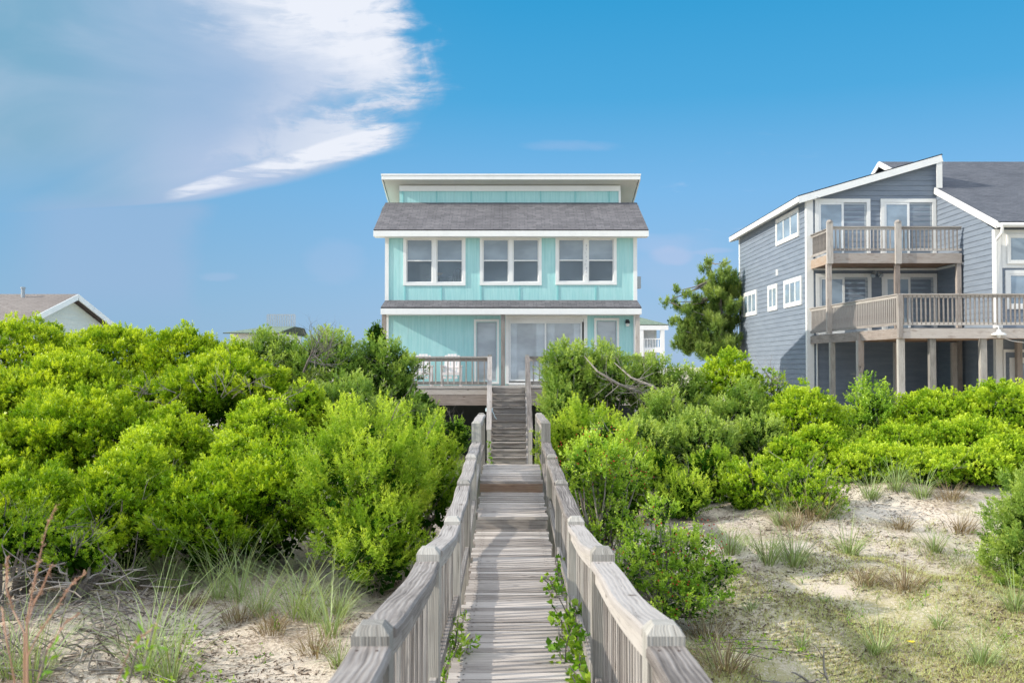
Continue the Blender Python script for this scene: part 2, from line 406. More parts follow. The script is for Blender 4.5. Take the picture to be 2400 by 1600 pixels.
def boardwalk():
    root = empty('boardwalk', (0,0,ground(0,0)), 'weathered grey wooden boardwalk with curving post railings leading over the dune to the stairs', 'boardwalk')
    d = MB(); y = .2
    while y < 25.85:
        w = .132; z = deck_z(y+.01); z2 = deck_z(y+w-.012)
        if abs(z2-z) > .08: z2 = z
        c = cx(y); a = R.uniform(-.018,.018); e = R.uniform(-.012,.012); rz = R.uniform(-.003,.003); cup = R.uniform(-.004,.004)
        p = Vector((c-.445+a, y, z-.036+rz+cup)); g = R.uniform(.008,.014)
        d.frame_box(p, (Vector((.89+e, R.uniform(-.004,.004), R.uniform(-.005,.005))), Vector((0, w-g, z2-z-2*cup)), Vector((0,0,.036))))
        y += w
    build('decking', d, 'deckwood', root)
    nl = MB(); y = .2
    while y < 15.9:
        z = deck_z(y+.07)+.0055
        for x in (-.37,-.34,.34,.37):
            xx, y2, r = cx(y)+x+R.gauss(0,.006), y+(.04 if abs(x) > .35 else .09)+R.gauss(0,.004), .0065; nl.quad([(xx-r,y2-r,z),(xx+r,y2-r,z),(xx+r,y2+r,z),(xx-r,y2+r,z)])
        y += .132
    tag(build('nail_heads', nl, 'rust', root), kind='stuff')
    for yy, z0, z1 in ((12.6,-2.05,-1.94),(14.26,-1.79,-1.68)):
        b = MB(); b.box(cx(yy)-.45, cx(yy)+.45, yy-.01, yy+.028, z0-.03, z1+.004, .35); build('riser', b, 'brownwood' if yy > 14 else 'wood', root)
    for s in (-1, 1):
        b = MB()
        for k in range(40):
            ya, yb = .2+k*.64, .2+(k+1)*.64
            zm = min(deck_z(ya), deck_z((ya+yb)/2), deck_z(yb)); b.bar((cx(ya)+s*.40, ya, zm-.15), (cx(yb)+s*.40, yb, zm-.15), .04, .18)
        build('joist', b, 'wood', root)
        for i, (y, zt) in enumerate(POSTS):
            m = MB(); x = cx(y)+s*HW+R.uniform(-.004,.004); h = .068; zb = min(ground(x, y), -2.7)-.3; t = R.random()
            m.box(x-h, x+h, y-h, y+h, zb, zt-.034, t)
            r = h-.028; q = [(-1,-1),(1,-1),(1,1),(-1,1)]
            lo = [(x+a*h, y+b*h, zt-.034) for a, b in q]; hi = [(x+a*r, y+b*r, zt) for a, b in q]; su = R.uniform(0, 50)
            for k in range(4):
                k2 = (k+1) % 4; m.quad([lo[k], lo[k2], hi[k2], hi[k]], [(su,k*.2),(su,k*.2+.13),(su+.05,k*.2+.11),(su+.05,k*.2+.02)], t)
            m.quad(hi, [(su,0),(su+.02,.08),(su+.02,.16),(su,.16)], t)
            build('post', m, 'postwood', root, bevel=.004)
        for i in range(7):
            y0, y1 = POSTS[i][0]+.068, POSTS[i+1][0]-.068; z0, z1 = BAYS[i]
            n = 10; t = R.random(); cap = MB(); su, sv = R.uniform(0,50), R.uniform(0,50); sag = [.01,.03,.03,.015,.01,.01,.0][i]
            zf = lambda k: z0+(z1-z0)*k-sag*math.sin(math.pi*k)
            prof = [(-.074,-.040),(-.074,-.012),(-.064,0),(.064,0),(.074,-.012),(.074,-.040)]
            ring = []
            for k in range(n+1):
                f = k/n; yy = y0+(y1-y0)*f; wv = .006*math.sin(f*9+i)
                ring.append([(cx(yy)+s*HW+px+wv, yy, zf(f)+pz) for px, pz in prof])
            L = y1-y0
            for k in range(n):
                for j in range(len(prof)):
                    j2 = (j+1) % len(prof)
                    cap.quad([ring[k][j], ring[k+1][j], ring[k+1][j2], ring[k][j2]][::-1],
                             [(su+L*k/n, sv+j*.07), (su+L*(k+1)/n, sv+j*.07), (su+L*(k+1)/n, sv+(j+1)*.07), (su+L*k/n, sv+(j+1)*.07)][::-1], t)
            cap.quad(ring[0], [(0,0)]*6, t); cap.quad(ring[-1][::-1], [(0,0)]*6, t)
            hr = build('handrail', cap, 'cap', root)
            sw = MB()
            for f in (.03,.97):
                for px in (-.035,.035): yy = y0+L*f; sw.lathe((cx(yy)+s*HW+px, yy, zf(f)-.002), [(.006,0),(.006,.004),(.001,.0045)], 6)
            tag(build('screws', sw, 'rust', hr), kind='stuff')
            sr = MB()
            for k in range(5):
                a, b = k/5, (k+1)/5; ya, yb = y0+L*a, y0+L*b
                sr.bar((cx(ya)+s*(HW-.03), ya, zf(a)-.042-.045), (cx(yb)+s*(HW-.03), yb, zf(b)-.042-.045), .038, .088, t=t)
            build('rail_board', sr, 'wood', root)
            br = MB(); dz = lambda yy: deck_z(min(yy, 15.9 if yy > 15 else yy))+.11
            br.bar((cx(y0)+s*(HW-.035), y0, dz(y0)), (cx(y1)+s*(HW-.035), y1, max(dz(y1), dz(y1))), .038, .085)
            build('bottom_rail', br, 'wood', root)
            far = MB(); nb = 22
            for k in range(1, nb):
                f = k/nb; yy = y0+L*f; zb = dz(y0)+(dz(y1)-dz(y0))*f-.03; zt = zf(f)-.044
                bm = MB() if i in (1,2) or (i == 0 and k > 16) else far
                bm.box(cx(yy)+s*(HW+.008)-.018, cx(yy)+s*(HW+.008)+.018, yy-.018+R.uniform(-.004,.004), yy+.018, zb, zt)
                if bm is not far: build('baluster', bm, 'wood', root)
            if far.v: o = build('baluster', far, 'wood', root); tag(o, kind='stuff')
    return root
boardwalk()

# ------------------------------------------------------------------ turquoise house
def wall_cells(mb, y, xs, zs, holes, depth=.12):
    xs = sorted(set(xs)|{h[0] for h in holes}|{h[1] for h in holes}); zs = sorted(set(zs)|{h[2] for h in holes}|{h[3] for h in holes})
    for a, b in zip(xs, xs[1:]):
        for c, d in zip(zs, zs[1:]):
            mx, mz = (a+b)/2, (c+d)/2
            if any(h[0] < mx < h[1] and h[2] < mz < h[3] for h in holes): continue
            mb.quad([(a,y,c),(b,y,c),(b,y,d),(a,y,d)])
    for a, b, c, d in holes:
        mb.quad([(a,y,c),(a,y+depth,c),(a,y+depth,d),(a,y,d)]); mb.quad([(b,y,c),(b,y,d),(b,y+depth,d),(b,y+depth,c)])
        mb.quad([(a,y,d),(a,y+depth,d),(b,y+depth,d),(b,y,d)]); mb.quad([(a,y,c),(b,y,c),(b,y+depth,c),(a,y+depth,c)])
def roof_sheet(mb, p, th=.06):
    """p: four corners eave-left, eave-right, top-right, top-left"""
    p = [Vector(q) for q in p]; n = (p[1]-p[0]).cross(p[3]-p[0]).normalized()
    if n.z < 0: n = -n
    ux = (p[1]-p[0]).normalized(); vy = n.cross(ux)
    uv = [((q-p[0]).dot(ux)+20, (q-p[0]).dot(vy)+20) for q in p]
    mb.quad(p, uv); lo = [q-n*th for q in p]
    mb.quad(lo[::-1], [(0,0)]*4)
    for i in range(4):
        j = (i+1) % 4; mb.quad([p[i], lo[i], lo[j], p[j]], [(0,0)]*4)
def frame_boards(mb, x0, x1, z0, z1, y, w, proud=.035, bottom=True, sill=0):
    mb.box(x0, x0+w, y-proud, y+.02, z0, z1); mb.box(x1-w, x1, y-proud, y+.02, z0, z1)
    mb.box(x0+w, x1-w, y-proud, y+.02, z1-w, z1)
    if bottom: mb.box(x0+w, x1-w, y-proud-sill, y+.02, z0, z0+w)
def hs(c, r, Y=31.5): return at(860+c/2.7514, 380+r/2.7514, Y)
def turquoise_house():
    FY = 31.5; root = empty('beach_house', (-.03, 31.5, -2.6), 'turquoise two storey beach house with grey shingle roofs at the end of the boardwalk', 'house')
    XL, XR = -3.98, 3.92
    ups = []
    for (a, b, t, bt) in ((235,636,478,796),(728,1127,478,794),(1215,1611,477,791)):
        p, q = hs(a, t), hs(b, bt); ups.append((p.x, q.x, q.z, p.z))
    d1 = (hs(690,1013).x, hs(853,1013).x, -.56, hs(690,1013).z); sl = (hs(893,990).x, hs(1421,990).x, -.56, hs(893,990).z)
    d2 = (hs(1465,1005).x, hs(1626,1005).x, -.56, hs(1465,1005).z)
    holes = [(a+.09, b-.09, c+.09, d-.09) for a, b, c, d in ups+[d1, sl, d2]]
    w = MB(); wall_cells(w, FY, [XL, XR], [-.66, 4.1], holes); fo = MB(); fo.quad([(XL,FY-.01,-2.9),(XR,FY-.01,-2.9),(XR,FY-.01,-.66),(XL,FY-.01,-.66)]); build('under_deck_shade_wall', fo, 'deck_shade', root)  # wall below the deck coloured near black to stand in for shade
    # side and back walls
    def rz(y): return 4.28+(y-31.1)*(5.5-4.28)/2.3 if y < 33.4 else 6.0-(y-33.4)*.27
    for x in (XL, XR):
        w.quad([(x,31.5,-2.9),(x,33.4,-2.9),(x,33.4,5.42),(x,31.5,rz(31.5)-.07)]); w.quad([(x,33.4,-2.9),(x,40.5,-2.9),(x,40.5,rz(40.5)-.05),(x,33.4,5.42)])
    w.quad([(XL,40.5,-2.9),(XR,40.5,-2.9),(XR,40.5,4),(XL,40.5,4)])
    build('wall', w, 'turq', root)
    cw = MB(); cl, cr = hs(210,190,33.4).x, hs(1634,190,33.4).x
    cw.quad([(cl,33.4,5.3),(cr,33.4,5.3),(cr,33.4,6.02),(cl,33.4,6.02)])
    for x in (cl, cr): cw.quad([(x,33.4,5.3),(x,38,3.4),(x,38,4.7),(x,33.4,6.02)])
    build('upper_wall', cw, 'turq', root)
    t = MB(); zt = hs(210,157,33.4).z; zb = hs(210,188,33.4).z
    t.box(cl, cr, 33.36, 33.41, zb, zt+.02); t.box(cr-.06, cr+.01, 33.355, 33.41, 5.45, zb); build('upper_trim', t, 'white', root)
    t = MB()
    for c in (232,450,672,897,1120,1342,1562): x = hs(c,220,33.4).x; t.box(x-.02, x+.02, 33.375, 33.41, 5.4, zb)
    build('upper_batten', t, 'batten', root)
    for c in (245,480,735,985,1230,1475):
        x = hs(c,850).x; t = MB(); t.box(x-.022, x+.022, FY-.018, FY+.01, 2.08, ups[0][2]-.003); build('batten', t, 'batten', root)
    for x0, x1 in ((XL-.045, XL+.075),(XR-.075, XR+.045)):
        t = MB(); t.box(x0, x1, FY-.03, FY+.10, -2.8, 4.085); build('corner_board', t, 'white', root, bevel=.004)
    # roofs
    r = MB(); roof_sheet(r, [(-4.34,31.08,4.27),(4.28,31.08,4.27),(4.20,33.38,5.5),(-4.26,33.38,5.5)]); build('front_roof', r, 'shingle', root)
    t = MB(); t.box(-4.34, 4.28, 31.06, 31.10, 4.06, 4.235); build('fascia', t, 'white', root, bevel=.004)
    t = MB(); t.box(-4.33, 4.27, 31.10, 31.49, 4.06, 4.085)
    for s, x in ((-1,-4.33),(1,4.25)):
        t.quad([(x,31.1,4.07),(x,33.4,5.30),(x,33.4,5.42),(x,31.1,4.20)]); t.quad([(x,31.1,4.07),(x,33.4,5.30),(x-s*.35,33.4,5.30),(x-s*.35,31.1,4.07)])
    build('soffit', t, 'white', root)
    yb = 41.5; zf = 6.19; sb = .27
    r = MB(); roof_sheet(r, [(-4.30,32.93,zf+.175),(4.23,32.93,zf+.175),(4.23,yb,zf+.175-sb*(yb-32.93)),(-4.30,yb,zf+.175-sb*(yb-32.93))], .05); build('back_roof', r, 'shingle', root)
    t = MB(); P = [(-4.28,32.97,zf+.02),(4.21,32.97,zf+.02),(4.21,yb,zf+.02-sb*(yb-32.97)),(-4.28,yb,zf+.02-sb*(yb-32.97))]
    t.quad(P[::-1]); build('upper_soffit', t, 'soffit', root)
    t = MB(); t.box(-4.33, 4.26, 32.90, 32.95, zf, zf+.13); t.box(-4.35, 4.28, 32.885, 32.95, zf+.133, zf+.19)
    for x in (-4.32, 4.25): t.bar((x,32.95,zf+.09),(x,yb,zf+.09-sb*(yb-32.95)), .04, .17)
    build('upper_fascia', t, 'white', root)
    r = MB(); zp = hs(90,935,30.9); x0, x1 = zp.x, hs(1770,935,30.9).x
    roof_sheet(r, [(x0,30.86,1.83),(x1,30.86,1.83),(x1-.06,31.49,2.09),(x0+.06,31.49,2.09)], .04); build('porch_roof', r, 'shingle', root)
    t = MB(); t.box(x0, x1, 30.84, 30.89, 1.61, 1.79); t.box(x0+.02, x1-.02, 30.89, 31.49, 1.60, 1.64); build('porch_fascia', t, 'white', root, bevel=.004)
    for c, tb in ((110,975),(877,975),(1745,975)):
        x = hs(c,975,30.95).x; t = MB(); t.box(x-.065, x+.065, 30.92, 31.04, -.6, 1.605); build('porch_post', t, 'beamwood' if c != 877 else 'wood', root)
    # interior shell
    t = MB(); t.quad([(XL+.05,35.2,-.6),(XR-.05,35.2,-.6),(XR-.05,35.2,4.1),(XL+.05,35.2,4.1)])
    for z in (-.62, 2.0, 2.2, 4.08): t.quad([(XL+.05,31.66,z),(XR-.05,31.66,z),(XR-.05,35.2,z),(XL+.05,35.2,z)])
    for x in (XL+.06, -.9, XR-.06): t.quad([(x,31.66,-.6),(x,35.2,-.6),(x,35.2,2.0),(x,31.66,2.0)])
    for x in (XL+.06, XR-.06): t.quad([(x,31.66,2.2),(x,35.2,2.2),(x,35.2,4.1),(x,31.66,4.1)])
    for a, b in ((-2.95,-2.5),(-2.2,-1.75),(1.9,2.5)): t.box(a, b, 35.12, 35.19, 2.7, 3.65)
    build('interior', t, 'inner', root)
    # upper windows
    for i, (a, b, c, d) in enumerate(ups):
        f = MB(); frame_boards(f, a, b, c, d, FY, .095, .035); m = (a+b)/2
        f.box(m-.065, m+.065, FY-.028, FY+.05, c+.095, d-.095)
        win = build('window', f, 'white', root, bevel=.003)
        for (p, q) in ((a+.097, m-.067),(m+.067, b-.097)):
            zm = c+(d-c)*.505; s = MB(); e = .03
            s.box(p, p+e, FY+.02, FY+.06, c+.097, d-.097); s.box(q-e, q, FY+.02, FY+.06, c+.097, d-.097)
            s.box(p+e, q-e, FY+.02, FY+.06, c+.097, c+.097+e); s.box(p+e, q-e, FY+.02, FY+.06, d-.097-e, d-.097); s.box(p+e, q-e, FY+.015, FY+.065, zm-.018, zm+.018)
            build('sash', s, 'white', win)
            for z0, z1, yy in ((c+.12, zm-.01, FY+.05),(zm+.01, d-.12, FY+.035)):
                g = MB(); g.quad([(p+.01,yy,z0),(q-.01,yy,z0),(q-.01,yy,z1),(p+.01,yy,z1)]); build('pane', g, 'glass' if z0 > zm-.05 else 'glass_clear', win)
            if i != 1 or p < m-.3:
                bl = MB(); nb = 14; z1 = d-.1; z0 = zm-.02
                for k in range(nb): zz = z0+(z1-z0)*k/nb; bl.quad([(p+.02,FY+.13,zz),(q-.02,FY+.13,zz),(q-.02,FY+.15,zz+(z1-z0)/nb*.96),(p+.02,FY+.15,zz+(z1-z0)/nb*.96)])
                build('blind', bl, 'screen', win)
    # lower doors
    for nm, (a, b, c, d), mats in (('door', d1, 'glass_hazy'), ('door', d2, 'glass_hazy')):
        f = MB(); frame_boards(f, a, b, c, d, FY, .075, .03); dr = build(nm, f, 'white2', root, bevel=.003)
        s = MB(); e = .035; p, q = a+.077, b-.077
        s.box(p, p+e, FY+.01, FY+.05, c+.077, d-.077); s.box(q-e, q, FY+.01, FY+.05, c+.077, d-.077); s.box(p+e, q-e, FY+.01, FY+.05, c+.077, c+.16); s.box(p+e, q-e, FY+.01, FY+.05, d-.077-e, d-.077)
        build('door_frame', s, 'metal', dr)
        g = MB(); g.quad([(p+e,FY+.035,c+.16),(q-e,FY+.035,c+.16),(q-e,FY+.035,d-.11),(p+e,FY+.035,d-.11)]); build('pane', g, mats, dr)
        h = MB(); h.quad([(p+.02,FY+.2,c+.7),(q-.02,FY+.2,c+.7),(q-.02,FY+.2,d-.1),(p+.02,FY+.2,d-.1)]); build('blind', h, 'screen', dr)
    a, b, c, d = sl; f = MB(); frame_boards(f, a, b, c, d, FY, .11, .04, bottom=False); f.box(a+.11, b-.11, FY-.05, FY+.03, c-.03, c+.05)
    f.box(a+.115, b-.115, FY-.02, FY+.03, d-.19, d-.115); dr = build('sliding_door', f, 'white2', root, bevel=.003)
    mx = hs(1150,1100).x
    for p, q, yy in ((a+.115, mx+.035, FY+.0),(mx-.035, b-.16, FY+.045)):
        s = MB(); e = .055; s.box(p, p+e, yy, yy+.04, c+.05, d-.19); s.box(q-e, q, yy, yy+.04, c+.05, d-.19); s.box(p+e, q-e, yy, yy+.04, c+.05, c+.14); s.box(p+e, q-e, yy, yy+.04, d-.24, d-.19)
        pn = build('door_panel', s, 'white', dr, bevel=.003)
        g = MB(); g.quad([(p+e,yy+.02,c+.14),(q-e,yy+.02,c+.14),(q-e,yy+.02,d-.24),(p+e,yy+.02,d-.24)]); build('pane', g, 'glass_hazy', dr)
    for p, q in ((a+.15, a+.36),(mx-.28, mx-.04),(mx+.08, mx+.3),(b-.42, b-.18)):
        cu = MB(); n = 12
        for k in range(n):
            u0, u1 = p+(q-p)*k/n, p+(q-p)*(k+1)/n; cu.quad([(u0,FY+.16+.03*(k%2),c+.1),(u1,FY+.16+.03*((k+1)%2),c+.1),(u1,FY+.16+.03*((k+1)%2),d-.15),(u0,FY+.16+.03*(k%2),d-.15)])
        build('curtain', cu, 'curtain', dr)
    # deck
    y0, zd = 28.6, -.6
    t = MB(); y = y0-.02
    while y < 31.45: t.box(-4.15, 4.1, y, y+.13, zd-.035, zd+R.uniform(-.002,.002)); y += .138
    build('deck_floor', t, 'wood', root)
    for zz0, zz1 in ((-.815,-.645),(-1.12,-.82)):
        for x0, x1 in ((-4.15,-.57),(.37,4.1)):
            t = MB(); t.box(x0, x1, y0, y0+.04, zz0, zz1-.004); build('deck_beam', t, 'beamwood', root)
    for x in (-4.05,-2.2,-.62,.44,2.3,4.0):
        t = MB(); t.box(x-.06, x+.06, y0+.05, y0+.17, -2.9, zd-.04); build('deck_post', t, 'wood', root)
    for side, (x0, x1) in (('l', (-4.1,-.68)), ('r', (.5,4.05))):
        t = MB(); t.box(x0, x1, y0+.0, y0+.14, .245, .285); rl = build('deck_railing', t, 'cap', root)
        t = MB(); t.box(x0, x1, y0+.075, y0+.11, .14, .24); build('rail_board', t, 'beamwood', rl)
        t = MB(); t.box(x0, x1, y0+.075, y0+.11, -.53, -.44); build('bottom_rail', t, 'wood', rl)
        t = MB(); t.box(-.018, .018, 0, 0, 0, 0); n = int((x1-x0)/.175); first = None
        for k in range(1, n+1):
            x = x1-k*.175+.06 if side == 'l' else x0+k*.175-.06
            if first is None:
                b = MB(); b.box(x-.018, x+.018, y0+.035, y0+.073, -.52, .244, .6); first = build('baluster', b, 'wood', rl); fx = x
            else: share(first, rl, (x-fx, 0, 0))
    # stairs
    SX0, SX1 = -.555, .38; n = 11; rise = (2.56-.6)/n; run = .245
    st = MB()
    for s, x in ((-1, SX0-.02),(1, SX1+.02)):
        st.bar((x, y0+.02, zd-.22),(x, y0-n*run-.05, zd-.22-n*rise-.04), .04, .26)
    stc = build('stairs', st, 'wood', root)
    for k in range(1, n):
        z = zd-k*rise; yy = y0-k*run; t = MB()
        t.box(SX0, SX1, yy-.03, yy+.105, z-.036, z+R.uniform(-.002,.002)); t.box(SX0, SX1, yy+.115, yy+run+.0, z-.036, z); build('tread', t, 'wood', stc)
    for k in range(0, n):
        z = zd-k*rise; yy = y0-k*run; t = MB(); gap = .03 if k in (6,7,8) else .012
        t.box(SX0+.001, SX1-.001, yy-.012 if k == 0 else yy+.0, yy+.025, z-rise+gap, z-.042 if k else z-.04, .25+.03*k+R.uniform(-.1,.1)); build('riser', t, 'wood', stc)
    for s, xt, xb in ((-1,-.635,-.60),(1,.435,.475)):
        t = MB(); t.box(xt-.055, xt+.055, y0-.09, y0+.02, -1.1, .335); build('newel_post', t, 'postwood', stc, bevel=.004)
        yb = y0-n*run-.1; zb = .30-n*rise+.0
        t = MB(); t.bar((xt, y0-.09, .26),(xb, yb+.06, zb), .13, .04); t.bar((xt, y0-.09, .20),(xb, yb+.06, zb-.06), .04, .09); build('handrail', t, 'cap', stc)
        t = MB(); t.box(xb-.05, xb+.05, yb, yb+.1, -2.9, zb+.03); build('newel_post', t, 'postwood', stc, bevel=.004)
        t = MB(); ym = (y0+yb)/2; zm = .26+(zb-.26)*.5; xm = (xt+xb)/2
        t.box(xm-.045, xm+.045, ym-.045, ym+.045, -2.9, zm); build('newel_post', t, 'wood', stc)
        f = MB()
        for k in range(1, 22):
            g = k/22; yy = y0-.09+(yb-y0+.1)*g; xx = xt+(xb-xt)*g+s*.0; zz = .2+(zb-.26)*g; f.box(xx-.015, xx+.015, yy-.018, yy+.018, zz-.86, zz)
        o = build('baluster', f, 'wood', stc); tag(o, kind='stuff')
    p = MB(); p.box(XR+.05, XR+.20, 31.75, 31.95, hs(1740,810).z, hs(1740,732).z); build('meter_box', p, 'metal', root, bevel=.01)
    return ups
UPS = turquoise_house()
def rope():
    b = MB(); y, z = 26.9, at(1146,963,26.9).z
    for k, dz in enumerate((0,.03,.06)):
        b.tube([(-.617+.09*math.cos(a), y+.07*math.sin(a), z+dz+.01*math.sin(a*2)) for a in [i*math.pi/8 for i in range(17)]], .014, 5)
    b.tube([(-.53,y-.04,z),(-.50,y-.07,z-.05),(-.47,y-.08,z-.14),(-.43,y-.06,z-.20),(-.41,y-.05,z-.21)], .012, 5)
    build('rope', b, 'rope', None, True, label='pale blue rope tied round the left newel of the house stairs', cat='rope')
rope()
def armchair(x, y, label):
    r = empty('deck_chair', (x, y, -.6), label, 'chair', 'armchairs on the house deck'); zb = -.6
    b = MB(); b.box(x-.24, x+.24, y-.02, y+.42, zb+.37, zb+.41)
    for k in range(5): b.box(x-.24+k*.1, x-.24+k*.1+.075, y-.03, y+.43, zb+.412, zb+.425)
    build('seat', b, 'chair', r)
    b = MB()
    for k in range(5): xx = x-.23+k*.095; b.frame_box((xx, y+.40, zb+.42), ((.082,0,0),(0,.02,0),(0,.18,.52+(.04 if k in (1,2,3) else 0))))
    b.frame_box((x-.25, y+.43, zb+.55), ((.5,0,0),(0,.02,0),(0,.03,.07)))
    build('backrest', b, 'chair', r)
    for s in (-1, 1):
        xx = x+s*.285; b = MB(); b.box(xx-.055, xx+.055, y-.08, y+.45, zb+.60, zb+.63); build('armrest', b, 'chair', r, bevel=.006)
        b = MB(); b.box(xx-.03, xx+.03, y-.05, y+.03, zb, zb+.60); build('leg', b, 'chair', r)
        b = MB(); b.bar((xx, y+.40, zb+.6),(xx, y+.52, zb), .05, .07, (1,0,0)); build('leg', b, 'chair', r)
    b = MB(); b.box(x-.255, x+.255, y-.06, y-.03, zb+.33, zb+.42)
    for k in range(3): b.box(x-.24+k*.17, x-.24+k*.17+.1, y-.05, y-.02, zb+.22, zb+.30)
    build('front_rail', b, 'chair', r)
armchair(at(1057,880,30.2).x, 30.2, 'bleached grey wooden armchair on the deck nearer the stairs, in front of the turquoise wall')
armchair(at(988,880,30.2).x, 30.2, 'bleached grey wooden armchair on the deck half hidden by the dark juniper')
def rocking_chair():
    x, y, zb = at(1215,880,32.2).x, 32.25, -.6
    r = empty('rocking_chair', (x, y, zb), 'white ladder-back rocking chair seen through the sliding glass door', 'rocking chair')
    for s in (-1, 1):
        xx = x+s*.24
        b = MB(); b.tube([(xx,y-.35,zb+.10),(xx,y-.15,zb+.035),(xx,y+.1,zb+.025),(xx,y+.35,zb+.06),(xx,y+.5,zb+.12)], .022, 6); build('rocker', b, 'white', r)
        b = MB(); b.tube([(xx,y+.2,zb+.04),(xx,y+.22,zb+.45),(xx,y+.36,zb+1.12)], .02, 6); build('leg', b, 'white', r)
        b = MB(); b.tube([(xx,y-.2,zb+.05),(xx,y-.22,zb+.66)], .02, 6); build('leg', b, 'white', r)
        b = MB(); b.box(xx-.04, xx+.04, y-.25, y+.27, zb+.66, zb+.685); build('armrest', b, 'white', r)
    b = MB()
    for k in range(5): z = zb+.55+k*.115; yy = y+.245+k*.024; b.box(x-.23, x+.23, yy-.01, yy+.01, z, z+.06)
    build('backrest', b, 'white', r)
    b = MB(); b.box(x-.25, x+.25, y-.23, y+.24, zb+.42, zb+.45); build('seat', b, 'white', r, bevel=.006)
rocking_chair()
def small_things():
    p = hs(1680,1035,31.42); r = empty('wall_lamp', (p.x, 31.48, p.z), 'small black wall lamp with a white globe on the turquoise wall beside the right door', 'lamp')
    b = MB(); b.box(p.x-.05, p.x+.05, 31.40, 31.495, p.z+.0, p.z+.10); b.lathe((p.x,31.38,p.z-.02), [(.02,.09),(.07,.07),(.075,.0)], 12); build('lamp_body', b, 'black', r)
    b = MB(); b.lathe((p.x,31.38,p.z-.12), [(.01,0),(.05,.02),(.065,.06),(.05,.10)], 12); build('globe', b, 'globe', r, True)
    a = UPS[2]; m = (a[0]+a[1])/2; b = MB()
    b.tube([(m,31.46,a[3]-.25),(m-.01,31.455,a[2]+.3)], .004, 4)
    for k in range(9): z = a[3]-.3-k*.12; s = .022+R.uniform(-.004,.006); b.lathe((m+R.uniform(-.02,.02),31.45,z), [(.002,-s),(s,0),(.002,s)], 6)
    build('shell_string', b, 'shell', None, label='string of small shells hanging on the mullion of the right upper window', cat='shell string')
    # dining corner seen through the left upper window
    c = hs(575,760,32.6); x, y, z = c.x+.05, 32.6, 2.2
    r = empty('dining_chair', (x, y, z), 'dark hoop-back dining chair seen through the left upper window', 'chair')
    b = MB(); b.lathe((x,y,z+.43), [(.01,0),(.21,0),(.22,.02),(.2,.035),(.01,.035)], 16); build('seat', b, 'windsor', r)
    b = MB(); pts = [(x+.19*math.cos(t), y+.17, z+.46+.55*math.sin(t)) for t in [i*math.pi/12 for i in range(13)]]; b.tube(pts, .018, 6)
    for k in range(-2, 3): b.tube([(x+k*.05,y+.17,z+.46),(x+k*.06,y+.17,z+.98-.04*abs(k))], .008, 5)
    build('backrest', b, 'windsor', r)
    for sx in (-1,1):
        for sy in (-1,1): b = MB(); b.tube([(x+sx*.13,y+sy*.13,z+.43),(x+sx*.19,y+sy*.18,z)], .016, 6); build('leg', b, 'windsor', r)
    x2 = x-.62; r = empty('dining_table', (x2, y, z), 'wooden table inside the left upper window', 'table')
    b = MB(); b.lathe((x2,y,z+.70), [(.01,0),(.42,0),(.44,.02),(.42,.035),(.01,.035)], 24); build('tabletop', b, 'beamwood', r)
    b = MB(); b.lathe((x2,y,z), [(.22,0),(.05,.05),(.04,.68),(.1,.70)], 12); build('leg', b, 'windsor', r)
    b = MB(); b.lathe((x2,y,z+.737), [(.05,0),(.11,.05),(.14,.12),(.10,.12),(.01,.04)], 14); build('bowl', b, 'orange', None, True, label='orange bowl on the table behind the left upper window', cat='bowl')
small_things()

# ------------------------------------------------------------------ grey house
def clip(poly, a, b, c):
    out = []
    for i in range(len(poly)):
        p, q = poly[i], poly[(i+1) % len(poly)]; dp, dq = a*p[0]+b*p[1]-c, a*q[0]+b*q[1]-c
        if dp <= 0: out.append(p)
        if dp*dq < 0: t = dp/(dp-dq); out.append((p[0]+(q[0]-p[0])*t, p[1]+(q[1]-p[1])*t))
    return out
def lap_wall(mb, o, d, length, z0, zt0, zt1, nrm, h=.2, lip=.022):
    """lap siding: base point o, run direction d, top running from zt0 to zt1, outward normal nrm"""
    o, d, nrm = Vector(o), Vector(d), Vector(nrm); z = z0; k = (zt1-zt0)/length
    while z < max(zt0, zt1):
        P = clip([(0,z),(length,z),(length,z+h),(0,z+h)], -k, 1, zt0)
        if len(P) >= 3:
            pts = [o+d*s+Vector((0,0,zz))+nrm*(lip*(1-(zz-z)/h)) for s, zz in P]
            if (pts[1]-pts[0]).cross(pts[2]-pts[1]).dot(nrm) < 0: pts = pts[::-1]
            mb.quad(pts, t=R.random())
            e = [s for s, zz in P if abs(zz-z) < 1e-6]
            if len(e) >= 2:
                a, b = min(e), max(e); mb.quad([o+d*a+Vector((0,0,z)), o+d*b+Vector((0,0,z)), o+d*b+Vector((0,0,z))+nrm*lip, o+d*a+Vector((0,0,z))+nrm*lip])
        z += h
def gs(c, r, Y): return at(1680+c/2.529, 340+r/2.529, Y)
def gx(c, r, X):
    q = gs(c, r, 1.0); return q*(X/q.x)
def obox(mb, axis, plane, a0, a1, z0, z1, o0, o1):
    """box on a wall: axis 'y' = front wall at y=plane (a along x, outward -y); 'x' = left wall at x=plane (a along y, outward -x)"""
    if axis == 'y': mb.box(a0, a1, plane-o1, plane-o0, z0, z1)
    else: mb.box(plane-o1, plane-o0, a0, a1, z0, z1)
